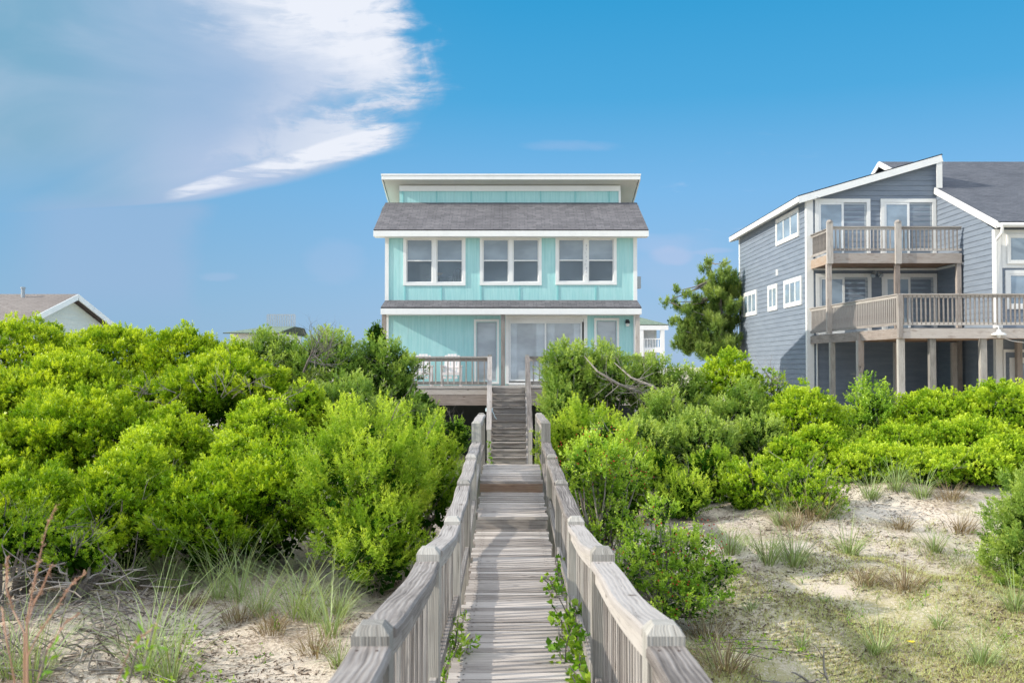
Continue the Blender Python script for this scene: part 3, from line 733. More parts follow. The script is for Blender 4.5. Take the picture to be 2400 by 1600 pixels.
def grey_window(root, axis, plane, a0, a1, z0, z1, n, tw=.12, name='window', glass='glass', blind=True, sillboard=False):
    f = MB(); o1 = .06
    obox(f, axis, plane, a0, a0+tw, z0, z1, -.02, o1); obox(f, axis, plane, a1-tw, a1, z0, z1, -.02, o1)
    obox(f, axis, plane, a0+tw, a1-tw, z1-tw, z1, -.02, o1); obox(f, axis, plane, a0+tw, a1-tw, z0, z0+tw, -.02, o1)
    w = build(name, f, 'white2', root, bevel=.004)
    W = (a1-a0-2*tw)/n
    for k in range(n):
        p, q = a0+tw+W*k, a0+tw+W*(k+1); s = MB(); e = .05 if n > 1 else .06
        obox(s, axis, plane, p+.002, p+e, z0+tw+.002, z1-tw-.002, .0, .05); obox(s, axis, plane, q-e, q-.002, z0+tw+.002, z1-tw-.002, .0, .05)
        obox(s, axis, plane, p+e, q-e, z0+tw+.002, z0+tw+e, .0, .05); obox(s, axis, plane, p+e, q-e, z1-tw-e, z1-tw-.002, .0, .05)
        build('sash', s, 'white2', w)
        g = MB(); obox(g, axis, plane, p+e, q-e, z0+tw+e, z1-tw-e, .034, .038); build('pane', g, glass, w)
        b = MB()
        if blind:
            z = z0+tw+e
            while z < z1-tw-e-.05: obox(b, axis, plane, p+e+.005, q-e-.005, z, z+.055, .027, .03); z += .07
            obox(b, axis, plane, p+e+.001, q-e-.001, z0+tw+e, z1-tw-e, .023, .025)
            build('blind', b, 'blind', w)
        else:
            obox(b, axis, plane, p+e+.001, q-e-.001, z0+tw+e, z1-tw-e, .023, .025); build('curtain', b, 'screen', w)
    return w
def slider(root, x0, x1, z0, z1, y, scr=True):
    f = MB(); tw = .14; f.box(x0, x0+tw, y-.06, y+.02, z0, z1); f.box(x1-tw, x1, y-.06, y+.02, z0, z1); f.box(x0+tw, x1-tw, y-.06, y+.02, z1-tw, z1); f.box(x0+tw, x1-tw, y-.08, y+.02, z0, z0+.06)
    w = build('sliding_door', f, 'white2', root, bevel=.004); m = (x0+x1)/2
    for i, (p, q) in enumerate(((x0+tw+.003, m+.04),(m-.03, x1-tw-.003))):
        s = MB(); e = .085; yy = y-.045 if i == 0 else y-.02; s.box(p, p+e, yy, yy+.03, z0+.062, z1-tw-.002); s.box(q-e, q, yy, yy+.03, z0+.062, z1-tw-.002)
        s.box(p+e, q-e, yy, yy+.03, z0+.062, z0+.2); s.box(p+e, q-e, yy, yy+.03, z1-tw-e, z1-tw-.002); build('door_panel', s, 'white' if i == 0 else 'metal', w)
        g = MB(); g.box(p+e, q-e, yy+.012, yy+.016, z0+.2, z1-tw-e); build('pane', g, 'glass', w)
        b = MB(); z = z0+.22
        while z < z1-tw-e-.06: b.quad([(p+e,yy+.022,z),(q-e,yy+.022,z),(q-e,yy+.026,z+.055),(p+e,yy+.026,z+.055)]); z += .075
        b.quad([(p+e,yy+.029,z0+.2),(q-e,yy+.029,z0+.2),(q-e,yy+.029,z1-tw-e),(p+e,yy+.029,z1-tw-e)])
        build('blind', b, 'blind' if i == 0 else 'screen', w)
def rail_run(root, a, b, zf, zt, sp, m='wood', name='railing'):
    """railing from a to b (x,y), floor zf, top zt"""
    a, b = Vector((a[0],a[1],0)), Vector((b[0],b[1],0)); L = (b-a).length; d = (b-a)/L
    up = lambda p, z: (p.x, p.y, z)
    t = MB(); t.bar(up(a,zt-.02), up(b,zt-.02), .12, .04); r = build(name, t, m, root)
    t = MB(); t.bar(up(a,zt-.085), up(b,zt-.085), .04, .085); build('rail_board', t, m, r)
    t = MB(); t.bar(up(a,zf+.13), up(b,zf+.13), .04, .09); build('bottom_rail', t, m, r)
    n = int(L/sp); first = None
    for k in range(1, n):
        p = a+d*(k*L/n)
        if first is None:
            q = MB(); q.bar(up(p,zf+.1), up(p,zt-.045), .042, .042, (d.x,d.y,0)); first = build('baluster', q, m, r); fp = p
        else: share(first, r, p-fp)
    return r
def grey_house():
    X, FY, BY = 11.6, 39.0, 50.6; root = empty('beach_house', (X, FY, -2.7), 'large slate grey lap-sided beach house with two wooden balconies, on the right', 'house')
    XW, WY = 16.7, 34.3; zl = 6.62; zr = 8.1; g0 = -2.9
    w = MB(); lap_wall(w, (X,FY,0), (1,0,0), XW-X, g0, zl, zr, (0,-1,0)); build('front_wall', w, 'lap', root)
    w = MB(); lap_wall(w, (X,FY,0), (0,1,0), BY-FY, g0, zl, zl, (-1,0,0)); build('side_wall', w, 'lap', root)
    w = MB(); lap_wall(w, (XW,WY,0), (0,1,0), FY-WY, g0, 4.72, 6.85, (-1,0,0)); build('wing_side_wall', w, 'lap', root)
    w = MB(); lap_wall(w, (XW,WY,0), (1,0,0), 9.3, g0, 4.75, 4.75, (0,-1,0)); build('wing_front_wall', w, 'lap', root)
    w = MB(); w.quad([(26,WY,g0),(26,BY,g0),(26,BY,4.7),(26,WY,4.7)]); w.quad([(X,BY,g0),(26,BY,g0),(26,BY,6.6),(X,BY,6.6)]); w.quad([(XW,FY,6),(XW,48,6),(XW,48,8.2),(XW,FY,8.2)]); build('back_wall', w, 'lapdark', root)
    # corner boards
    for x0, x1, y0, y1, z1 in ((X-.05,X+.22,FY-.05,FY+.14,zl+.05),(X-.04,X+.1,BY-.14,BY+.04,zl-.05),(XW-.05,XW+.2,WY-.05,WY+.14,4.72)):
        t = MB(); t.box(x0,x1,y0,y1,g0,z1); build('corner_board', t, 'white2', root, bevel=.005)
    # mono-pitch roof
    k = (zr-zl)/(XW-X); ex = X-.42; pz = lambda x: zl+.16+(x-X)*k
    r = MB(); roof_sheet(r, [(ex,FY-.32,pz(ex)),(XW+.1,FY-.32,pz(XW+.1)),(XW+.1,BY+.4,pz(XW+.1)),(ex,BY+.4,pz(ex))], .05); build('side_roof', r, 'shingle2', root)
    t = MB(); t.bar((ex,FY-.31,pz(ex)-.18),(XW+.1,FY-.31,pz(XW+.1)-.18), .04, .26); build('rake_fascia', t, 'white', root); t = MB(); t.bar((ex,BY+.38,pz(ex)-.18),(XW+.1,BY+.38,pz(XW+.1)-.18), .04, .26); build('rake_fascia', t, 'white', root)
    t = MB(); t.box(ex-.03, ex+.01, FY-.3, BY+.38, pz(ex)-.27, pz(ex)-.055); build('eave_fascia', t, 'white2', root)
    t = MB(); t.quad([(ex,FY-.29,pz(ex)-.25),(ex,BY+.3,pz(ex)-.25),(X,BY+.3,pz(X)-.25),(X,FY-.29,pz(X)-.25)]); t.quad([(X,FY-.29,pz(X)-.29),(XW,FY-.29,pz(XW)-.29),(XW,FY,pz(XW)-.29),(X,FY,pz(X)-.29)]); build('soffit', t, 'soffit', root)
    t = MB(); t.box(XW-.12, XW+.1, FY-.31, FY-.27, 6.95, pz(XW)-.3); build('gable_trim', t, 'white2', root)
    # wing roof
    RZ, RY = 9.05, 43.9; s = (RZ-4.95)/(RY-33.95)
    r = MB(); roof_sheet(r, [(XW-.02,33.95,4.95),(26.4,33.95,4.95),(26.4,RY,RZ),(XW-.02,RY,RZ)]); build('main_roof', r, 'shingle2', root)
    r = MB(); roof_sheet(r, [(26.4,BY+3,5.0),(16.3,BY+3,5.0),(16.3,RY,RZ),(26.4,RY,RZ)]); roof_sheet(r, [(16.3,RY-1.6,RZ-1.6*s),(XW-.03,RY-1.6,RZ-1.6*s),(XW-.03,RY,RZ),(16.3,RY,RZ)]); build('rear_roof', r, 'shingle2', root)
    t = MB(); t.bar((XW-.1,33.95,4.83),(XW-.1,FY,4.83+(FY-33.95)*s), .05, .24); build('wing_rake_fascia', t, 'white2', root); t = MB(); t.bar((16.26,RY-1.7,RZ-.1-1.7*s),(16.26,RY,RZ-.1), .05, .22); t.bar((16.26,RY,RZ-.1),(16.26,RY+3,RZ-.1-3*s), .05, .22); build('wing_rake_fascia', t, 'white2', root)
    t = MB(); t.box(XW-.1, 26.3, 33.86, 33.96, 4.74, 4.90); t.tube([(XW-.0,33.85,4.82),(26.3,33.85,4.82)], .07, 8); build('gutter', t, 'white2', root)
    p = gs(1672,470,33.8); t = MB(); t.tube([(XW+.03,33.86,4.76),(XW+.03,33.9,4.55),(XW-.06,34.15,4.30),(XW-.06,34.2,1.35)], .055, 8); build('downspout', t, 'white2', root)
    # left wall windows
    for l, rr, n in (((355,435,595),(490,370,540),3),((163,875,1018),(240,855,1003),3),((308,835,988),(362,820,975),2),((403,800,968),(507,773,945),3)):
        a = gx(rr[0], rr[1], X); b = gx(l[0], l[1], X); c = gx(rr[0], rr[2], X)
        grey_window(root, 'x', X, a.y, b.y, c.z, a.z, n, .13)
    v = gx(361,755,X); t = MB(); t.box(X-.05, X, v.y-.12, v.y+.12, v.z-.13, v.z+.13); build('vent', t, 'white2', root)
    # sliding doors
    for c0, c1, r0, z0 in ((580,907,320,4.2),(968,1308,320,4.2),(585,913,762,1.22),(975,1302,762,1.22)):
        a, b = gs(c0, r0, FY), gs(c1, r0, FY); slider(root, a.x, min(b.x, XW-.04), z0, a.z, FY)
    # wing front windows
    a = gs(1700,490,WY); b = gs(1712,720,WY); t = MB(); t.box(a.x-.1, 21, WY-.05, WY, b.z-.05, 4.7); build('white_panel', t, 'white2', root)
    p = gs(1712,530,WY); q = gs(1712,705,WY); grey_window(root, 'y', WY-.05, p.x, p.x+2.4, q.z, p.z, 1, .07, blind=False)
    p = gs(1706,742,WY); q = gs(1706,972,WY); grey_window(root, 'y', WY, p.x, p.x+2.4, q.z, p.z, 1, .13, blind=True)
    p = gs(1690,1210,WY); t = MB(); t.box(p.x, p.x+.1, WY-.05, WY, g0, p.z); t.box(p.x+.1, p.x+3, WY-.05, WY, p.z-.1, p.z); build('basement_trim', t, 'white2', root)
    p = gs(1732,1258,WY); grey_window(root, 'y', WY, p.x, p.x+1.6, p.z-1.6, p.z, 1, .13)
    t = MB(); z = gs(900,735,FY).z; t.box(X+.25, XW-.05, FY-.05, FY, z-.05, z+.03); t.box(XW-.05, XW, 36.7, FY-.055, z-.05, z+.03); build('band_board', t, 'white2', root)
    # upper balcony
    bx1 = XW-.1; by = 36.7; zf = 4.17
    t = MB(); y = by
    while y < FY-.1: t.box(X+.15, bx1, y, y+.135, zf-.035, zf); y += .142
    build('balcony_floor', t, 'wood', root)
    t = MB(); t.box(X+.12, bx1, by-.05, by-.005, zf-.37, zf-.0); build('balcony_beam', t, 'beamwood', root)
    t = MB(); t.box(X+.12, X+.165, by, FY-.06, zf-.37, zf-.037); build('balcony_beam', t, 'brownwood', root)
    t = MB(); t.box(X+.17, bx1, by+.01, FY-.07, zf-.32, zf-.28); build('balcony_ceiling', t, 'brownwood', root)
    px = [gs(663,500,by).x, gs(1067,500,by).x]
    rail_run(root, (X+.16,FY-.06), (X+.2,by), zf, 5.14, .15); rail_run(root, (px[0]+.1,by-.02), (px[1]-.1,by-.02), zf, 5.16, .15); rail_run(root, (px[1]+.1,by-.02), (bx1,by-.02), zf, 5.16, .15)
    for x in px:
        t = MB(); t.box(x-.11, x+.11, by-.17, by-.055, zf-.4, 5.30); t.lathe((x,by-.11,5.30), [(.14,0),(.10,.07),(.01,.1)], 4); build('balcony_post', t, 'wood', root, bevel=.01)
        t = MB(); t.box(x-.09, x+.09, by-.04, by+.12, 1.2, zf-.4); build('support_post', t, 'beamwood', root)
    t = MB(); t.box(bx1-.16, bx1, by, by+.16, g0, zf-.37); build('support_post', t, 'beamwood', root)
    # lower deck
    A, B = Vector((X+.1,FY-.05,0)), Vector((12.12,31.15,0)); zf = 1.2; x1 = 24
    t = MB()
    y = 31.2
    while y < 38.9:
        xl = 12.12-(y-31.15)*(.42/7.8)+.05; xr = x1 if y < 34.2 else XW-.03
        t.box(xl, xr, y, y+.135, zf-.035, zf); y += .142
    build('deck_floor', t, 'wood', root)
    t = MB(); t.bar((A.x,A.y,zf-.18),(B.x,B.y,zf-.18), .05, .30); build('deck_beam', t, 'beamwood', root)
    t = MB(); t.box(B.x-.03, x1, 31.1, 31.15, zf-.33, zf-.02); build('deck_beam', t, 'beamwood', root)
    for yy in (33.0, 34.8, 36.8): t = MB(); t.box(12.2, XW-.03 if yy > 34.2 else x1, yy, yy+.05, zf-.30, zf-.04); build('deck_joist', t, 'brownwood', root)
    rail_run(root, A, B, zf, 2.27, .14); rail_run(root, (B.x,31.16), (21.5,31.16), zf, 2.27, .14)
    t = MB(); t.box(B.x-.05, B.x+.09, 31.05, 31.2, zf-.3, 2.24); build('deck_post', t, 'wood', root)
    for yy in (36.8, 34.3): xx = 12.12-(yy-31.15)*.054+.02; t = MB(); t.box(xx-.09, xx+.09, yy-.09, yy+.09, g0, zf-.31); build('support_post', t, 'postwood', root)
    xx = 12.12-(34.3-31.15)*.054+.02; t = MB(); t.box(xx-.10, xx+.09, 34.1, 34.2, .0, zf-.1); t.bar((xx+.05,34.15,.05),(xx+.0,34.15,-.2), .1, .1, (0,1,0)); build('post_splice', t, 'beamwood', root)
    for x, y in ((B.x+.1,31.3),(13.2,31.3),(14.8,31.3),(16.4,31.3),(18,31.3)): t = MB(); t.box(x-.1, x+.1, y-.08, y+.08, g0, zf-.335); build('support_post', t, 'postwood', root)
    for x, y in ((14.05,36.4),(16.2,36.5),(17.3,34.0)): t = MB(); t.box(x-.09, x+.09, y-.09, y+.09, g0, zf-.335); build('support_post', t, 'beamwood', root)
    p = gs(590,1200,FY); t = MB(); t.tube([(p.x,FY-.08,g0),(p.x,FY-.08,.95)], .035, 6); build('drain_pipe', t, 'white2', root)
    # little rear landing at the far end of the side wall
    rail_run(root, (X-.35,BY+.1), (X-.02,BY+.1), 1.1, 2.3, .1, 'wood', 'landing_railing'); t = MB(); t.box(X-.45, X-.35, BY+.0, BY+.12, -2.9, 2.35); build('landing_post', t, 'wood', root)
    # barn lamps
    for c, r0, y, lab, m in ((580,300,FY-.12,'white barn lamp at the upper left corner of the grey house front','globe'),(948,768,FY-.25,'grey twin floodlight between the lower sliding doors of the grey house','metal'),(1672,1110,30.95,'white barn lamp hanging from the front beam of the lower deck','globe')):
        p = gs(c, r0, y); q = empty('barn_lamp', (p.x, y, p.z), lab, 'lamp', None); k = 1.15
        if m == 'metal':
            b = MB(); b.box(p.x-.05, p.x+.05, y+.1, FY-.02, p.z+.05, p.z+.16); build('bracket', b, 'metal', q)
            for s in (-1,1):
                b = MB(); b.tube([(p.x+s*.08,y+.05,p.z+.1),(p.x+s*.17,y-.05,p.z-.06)], [.05,.10], 10); build('lamp_head', b, 'metal', q)
            continue
        b = MB(); b.lathe((p.x,y,p.z-.08), [(.20*k,0),(.17*k,.05),(.06*k,.10),(.05*k,.17),(.01,.18)], 16); build('lamp_shade', b, m, q, True)
        b = MB(); b.lathe((p.x,y,p.z-.17), [(.01,0),(.06,.02),(.07,.09)], 10); build('bulb', b, 'globe', q, True)
        b = MB(); b.tube([(p.x,y,p.z+.08),(p.x,y+.02,p.z+.17),(p.x,y+.06,p.z+.2),(p.x,y+.11,p.z+.16)], .018, 6); build('bracket', b, m, q)
    p = gs(1680,1140,30.95); b = MB(); b.tube([(p.x,31.1,p.z+.05),(p.x+.5,31.2,p.z-.10),(p.x+1.1,31.3,p.z-.17),(p.x+2,31.3,p.z-.15)], .012, 5); build('cable', b, 'white2', root)
grey_house()

# ------------------------------------------------------------------ houses farther off
def left_house():
    X0 = -18.0; yf, yr, yb = 35.6, 40.4, 45.2; ze, zr = 1.52, 2.93; zeb = 1.6
    root = empty('bungalow', (X0-4, yr, -2.8), 'low cream bungalow with brown shingle roof behind the left shrubs', 'house')
    xl = -32; ox = X0+.35
    w = MB(); lap_wall(w, (X0,yf+.4,0), (0,1,0), yr-yf-.4, -2.9, ze-.1, zr-.2, (1,0,0), .2, .012); lap_wall(w, (X0,yr,0), (0,1,0), yb-yr-.4, -2.9, zr-.2, zeb-.1, (1,0,0), .2, .012); lap_wall(w, (xl,yf+.4,0), (1,0,0), X0-xl, -2.9, ze-.1, ze-.1, (0,-1,0), .2, .012); build('wall', w, 'cream', root)
    r = MB(); roof_sheet(r, [(xl,yf,ze),(ox,yf,ze),(ox,yr,zr),(xl,yr,zr)]); roof_sheet(r, [(ox,yb,zeb),(xl,yb,zeb),(xl,yr,zr),(ox,yr,zr)]); build('roof', r, 'shingle3', root)
    t = MB(); t.bar((ox+.02,yf,ze-.12),(ox+.02,yr,zr-.12), .05, .22); build('rake_fascia', t, 'white', root); t = MB(); t.bar((ox+.02,yr,zr-.12),(ox+.02,yb,zeb-.12), .05, .22); build('rake_fascia', t, 'white', root)
    t = MB(); t.box(xl, ox, yf-.03, yf+.02, ze-.24, ze-.06); build('eave_fascia', t, 'white', root)
    t = MB(); p = at(48,695,39.6); t.tube([(p.x,39.8,zr-.25),(p.x,39.8,zr+.24)], .075, 8); t.tube([(p.x,39.8,zr+.18),(p.x,39.8,zr+.22)], .1, 8); build('vent_pipe', t, 'metal', root)
left_house()
def far_house():
    Y = 70.0; root = empty('far_house', (9, Y, -2.8), 'distant pale house with green roof and white balcony railing right of the turquoise house', 'house')
    def q(px, py): return at(px, py, Y)
    xl, xr = 3.0, q(1556,780).x
    w = MB(); w.quad([(xl,Y+1.5,-2.9),(xr-.3,Y+1.5,-2.9),(xr-.3,Y+1.5,2.9),(xl,Y+1.5,2.9)]); w.quad([(xr-.3,Y+1.5,-2.9),(xr-.3,Y+9,-2.9),(xr-.3,Y+9,2.9),(xr-.3,Y+1.5,2.9)]); build('wall', w, 'cream', root)
    r = MB(); zt, ze = q(1500,743).z, q(1555,761).z; roof_sheet(r, [(xl,Y-.4,ze),(xr+.3,Y-.4,ze),(xr-5.5,Y+5,ze+1.9),(xl,Y+5,ze+1.9)]); roof_sheet(r, [(xr+.3,Y-.4,ze),(xr+.3,Y+10,ze),(xr-5.5,Y+5.2,ze+1.9),(xr-5.5,Y+5,ze+1.9)]); build('roof', r, 'shingle4', root)
    t = MB(); t.box(xl, xr+.25, Y-.42, Y-.35, ze-.38, ze-.06); build('fascia', t, 'white', root)
    for px in (1502, 1551): x = q(px,790).x; t = MB(); t.box(x-.14, x+.14, Y-.40, Y-.05, -2.8, ze-.39); build('column', t, 'white', root)
    zf, zt = q(1500,817).z, q(1500,793).z
    t = MB(); t.box(xl, xr, Y-.25, Y-.15, zt-.07, zt); t.box(xl, xr, Y-.25, Y-.15, zf, zf+.1)
    x = xl
    while x < xr: t.box(x, x+.06, Y-.22, Y-.18, zf+.1, zt-.07); x += .19
    build('railing', t, 'white', root)
    t = MB(); t.box(xl, xr, Y-.3, Y+1.5, zf-.25, zf-.0); build('balcony_floor', t, 'white', root)
    for px in (1515,1532): x = q(px,785).x; t = MB(); t.box(x-.25, x+.25, Y+1.42, Y+1.49, zf, zf+2); build('door', t, 'white', root)
    Y = 66.0; root = empty('far_house', (-17, Y, -2.8), 'distant house showing only its roof deck railing above the left juniper', 'house')
    a, b = q2(600, 738, Y), q2(668, 738, Y)
    w = MB(); w.quad([(-18.7,Y,-2.9),(-15.7,Y,-2.9),(-15.7,Y,2.2),(-18.7,Y,2.2)]); w.quad([(-15.7,Y,-2.9),(-15.7,Y+8,-2.9),(-15.7,Y+8,2.2),(-15.7,Y,2.2)]); build('wall', w, 'cream', root)
    r = MB(); roof_sheet(r, [(-19,Y-.6,2.2),(-15.4,Y-.6,2.2),(b.x,Y+3,2.75),(a.x,Y+3,2.75)]); roof_sheet(r, [(-15.4,Y-.6,2.2),(-15.4,Y+9,2.2),(b.x,Y+6,2.75),(b.x,Y+3,2.75)]); build('roof', r, 'shingle4', root)
    t = MB(); z0 = 2.75; z1 = q2(600,736,Y).z+.15; t.box(a.x, b.x, Y+3, Y+3.08, z1-.05, z1); x = a.x
    while x <= b.x+.01: t.box(x-.03, x+.03, Y+3, Y+3.05, z0, z1-.05); x += (b.x-a.x)/16
    build('roof_railing', t, 'metal', root)
def q2(px, py, Y): return at(px, py, Y)
far_house()

# ------------------------------------------------------------------ foliage
def norm(a): return a/np.maximum(np.linalg.norm(a, axis=-1, keepdims=True), 1e-9)
def leaf_quads(tip, axis, tint, k, L, W, axlen, spread, droop=0.0, lpos=1.0):
    """k leaves round each sprig; returns quads (n*4,3) and a tint per leaf"""
    n = len(tip); t = np.repeat(tip, k, 0); a = np.repeat(axis, k, 0); m = n*k
    u = RNG.random((m,1))**lpos
    rnd = norm(RNG.normal(size=(m,3))); perp = norm(rnd-a*(rnd*a).sum(1, keepdims=True))
    sp = spread*(.35+.9*u)
    d = norm(a*(1.1-.4*sp)+perp*sp+np.array([0,0,-droop])*u)
    base = t-a*axlen*u
    l = L*RNG.uniform(.65, 1.2, (m,1)); w = W*RNG.uniform(.7, 1.2, (m,1))
    side = norm(np.cross(d, norm(RNG.normal(size=(m,3))*.7+np.array([0,0,1.0]))))
    nrm = np.cross(side, d)
    p0 = base; p2 = base+d*l-nrm*l*.10; pm = base+d*l*.55
    q = np.stack([p0, pm-side*w*.5+nrm*w*.18, p2, pm+side*w*.5+nrm*w*.18], 1).reshape(-1, 3)
    tt = np.clip(np.repeat(tint, k)+(1-u[:,0])*.22-.1+RNG.normal(0, .07, m), 0, 1)
    return q, tt
KIND = {  # k, L, W, axlen, spread, sprig density, clump radius, axis upness
 'myrtle': dict(m='leaf', k=11, L=.064, W=.0185, ax=.07, sp=.85, rc=.21, ns=29, up=.7),
 'bay':    dict(m='leaf2', k=10, L=.052, W=.022, ax=.06, sp=1.0, rc=.20, ns=27, up=.5),
 'cedar':  dict(m='cedar2', k=30, L=.050, W=.011, ax=.26, sp=1.15, rc=.26, ns=20, up=.55),
 'juniper':dict(m='cedar', k=22, L=.070, W=.018, ax=.22, sp=1.05, rc=.30, ns=22, up=.5),
 'holly':  dict(m='holly', k=12, L=.034, W=.019, ax=.13, sp=1.1, rc=.17, ns=20, up=.5),
}
def clumps_on(c, r, rc, n, zmin=-.35, rough=.16):
    """clump centres spread over an ellipsoid, apart from each other"""
    out = []; tries = 0
    while len(out) < n and tries < n*25:
        tries += 1; d = norm(RNG.normal(size=3))
        if d[2] < zmin: continue
        if d[1] > .45 and RNG.random() < .6: continue
        f = 1-rc*.8/max(r)+RNG.normal(0, rough*.55)
        if d[2] < .15: f -= (.15-d[2])*.45
        f = min(1.06, max(.5, f)); p = c+d*r*f
        if all(np.sum((p-q[0])**2) > (rc*.80)**2 for q in out): out.append((p, norm(d/r)))
    return out
def grow(kind, clumps, scale=1.0, dens=1.0, tb=0.0, hz=None):
    K = KIND[kind]; T, A, TT = [], [], []
    for p, n in clumps:
        ns = max(4, int(K['ns']*dens*RNG.uniform(.7, 1.3))); rc = K['rc']*scale*RNG.uniform(.75, 1.25)
        d = norm(RNG.normal(size=(ns,3))*.85+n*.8+np.array([0,0,.35])); rr = rc*RNG.uniform(.45, 1.05, (ns,1))
        t = p+d*rr; a = norm(d*.6+n*.3+np.array([0,0,K['up']])+RNG.normal(size=(ns,3))*.22)
        T.append(t); A.append(a); ct = RNG.normal(0, .13)
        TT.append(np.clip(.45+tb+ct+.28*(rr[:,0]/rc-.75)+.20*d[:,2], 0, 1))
    T = np.concatenate(T); A = np.concatenate(A); TT = np.concatenate(TT)
    return leaf_quads(T, A, TT, K['k'], K['L']*scale, K['W']*scale, K['ax']*scale, K['sp'])
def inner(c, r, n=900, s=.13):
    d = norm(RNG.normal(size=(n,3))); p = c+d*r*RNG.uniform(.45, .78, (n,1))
    return leaf_quads(p, norm(RNG.normal(size=(n,3))), np.full(n, -.2), 1, s, s*.7, 0, 1)  # inner leaves coloured darkest, standing in for shade inside the crown
def branch(mb, p, d, L, r, depth, spread=.55, up=.1, n=5, kids=3):
    p = Vector(p); d = Vector(d).normalized(); pts = [p]; rr = [r]; q = p
    for i in range(4):
        d = (d+Vector((R.gauss(0,.13), R.gauss(0,.13), R.gauss(0,.10)+up*.2))).normalized(); q = q+d*L/4; pts.append(q); rr.append(r*(1-.6*(i+1)/4))
    mb.tube(pts, rr, n)
    if depth > 0:
        for k in range(kids):
            i = R.choice([1,2,3,4]); s = Vector((R.gauss(0,1), R.gauss(0,1), R.gauss(0,.8))).normalized()
            branch(mb, pts[i], d+s*spread*1.4, L*R.uniform(.45,.75), rr[i]*.7, depth-1, spread, up, max(3, n-1), kids)
def bush(label, cat, kind, px, ptop, hw, Y, name='shrub', group=None, ground_frac=.45, nclump=None, tb=0.0, scale=1.0, dens=1.0, ry=None, zlow=None, stems=6, dead=0, floor=None, rough=.11):
    p = at(px, ptop, Y); rx = max(.25, hw*Y/F-.06); g = ground(p.x, Y) if floor is None else floor
    top = p.z-KIND[kind]['rc']*scale*.75; lo = g if zlow is None else zlow
    cz = lo+(top-lo)*ground_frac; rz = (top-cz); rvec = np.array([rx, ry or rx*.85, rz]); c = np.array([p.x, Y, cz])
    K = KIND[kind]; area = 2.2*math.pi*rx*max(rz, .6)*1.25; n = nclump or int(area/(K['rc']*scale)**2/1.25)
    n = min(n, 620)
    root = empty(name, (p.x, Y, g), label, cat, group); o3 = np.array(root.location)
    cl = clumps_on(c, rvec, K['rc']*scale, n, rough=rough)
    # extra small lobes that break the outline
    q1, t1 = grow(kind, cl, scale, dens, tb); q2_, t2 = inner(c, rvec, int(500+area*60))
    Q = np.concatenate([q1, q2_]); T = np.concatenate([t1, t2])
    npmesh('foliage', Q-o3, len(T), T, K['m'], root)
    st = MB(); ends = R.sample(cl, min(stems, len(cl)))
    for e, nn in ends:
        b = Vector((p.x+R.gauss(0,.12)*rx, Y+R.gauss(0,.1), g-.05)); e = Vector(e); mid = b.lerp(e, .5)+Vector((R.gauss(0,.1), R.gauss(0,.1), -.05*rx))
        st.tube([b, b.lerp(mid,.5)+Vector((R.gauss(0,.05),0,.05)), mid, mid.lerp(e,.6), e], [.035,.03,.024,.015,.006], 5)
    for e, nn in R.sample(cl, min(dead, len(cl))):
        nv = Vector(nn); branch(st, Vector(e)-nv*.35, nv+Vector((0,-.2,.25)), R.uniform(.35,.6), .012, 2, .5, .1, 4, 3)
    build('stems', st, 'bark', root)
    return root, cl
SH = 'leafy shrubs massed left of the boardwalk'; SR = 'leafy shrubs right of the boardwalk'
B = bush
# left mass
B('broad yellow-green shrub on the left edge in front of the bungalow roof', 'shrub', 'myrtle', 40, 744, 185, 24, group=SH, tb=.1, scale=1.0, dead=1)
B('rounded yellow-green shrub under the right slope of the bungalow roof', 'shrub', 'myrtle', 265, 752, 150, 23, group=SH, tb=.1, scale=1.0)
B('yellow-green shrub on the skyline between the bungalow and the grey-green juniper', 'shrub', 'myrtle', 430, 757, 120, 22.5, group=SH, tb=.08, scale=1.0)
B('sloping shrub on the skyline just left of the grey-green juniper', 'shrub', 'myrtle', 540, 788, 90, 21.5, group=SH, tb=.06, scale=1.1)
B('shrub behind the left edge, halfway up the green slope', 'shrub', 'myrtle', -10, 850, 150, 20, group=SH, tb=.06, scale=1.05, dead=1)
B('wide shrub halfway up the green slope, below the bungalow gable', 'shrub', 'myrtle', 165, 818, 150, 20.2, group=SH, tb=.06, scale=1.05, dead=1)
B('shrub with dark gaps left of the standing dome-shaped mound', 'shrub', 'myrtle', 345, 870, 90, 19.0, group=SH, tb=.0, scale=1.05, dead=2)
B('dome-shaped shrub with bare grey twigs showing under its skirt', 'shrub', 'myrtle', 530, 822, 160, 18.6, group=SH, tb=.06, zlow=-1.1, dead=6, stems=10)
B('narrow bright shrub between the dome-shaped mound and the tall young cedar', 'shrub', 'bay', 722, 885, 70, 18.2, group=SH, tb=.08, zlow=-1.6)
B('large shrub at the left edge rising over the low vine-covered shrub', 'shrub', 'myrtle', 30, 968, 150, 16.4, group=SH, rough=.24, tb=.02, dead=2)
B('large bright shrub in the middle of the left slope', 'shrub', 'myrtle', 215, 905, 165, 16.8, group=SH, rough=.22, tb=.04, dead=2)
B('shrub directly below the bare twigs of the dome-shaped mound', 'shrub', 'myrtle', 415, 955, 115, 16.0, group=SH, rough=.26, tb=.04, dead=1)
B('shrub with a pointed bright top left of the tall young cedar', 'shrub', 'bay', 615, 915, 105, 16.2, group=SH, tb=.08, dead=1)
B('shaded front shrub above the low vine-covered shrub at the left edge', 'shrub', 'myrtle', 110, 1090, 165, 13.6, group=SH, rough=.34,  tb=-.04, dead=3, ry=1.0)
B('dark front shrub above the bare patch of sand', 'shrub', 'myrtle', 300, 1048, 135, 13.7, group=SH, rough=.34,  tb=-.06, dead=4, ry=1.0, stems=9)
B('dark front shrub behind the row of tall beach grass', 'shrub', 'myrtle', 490, 1085, 130, 13.3, group=SH, rough=.34,  tb=-.05, dead=4, ry=1.0, stems=9)
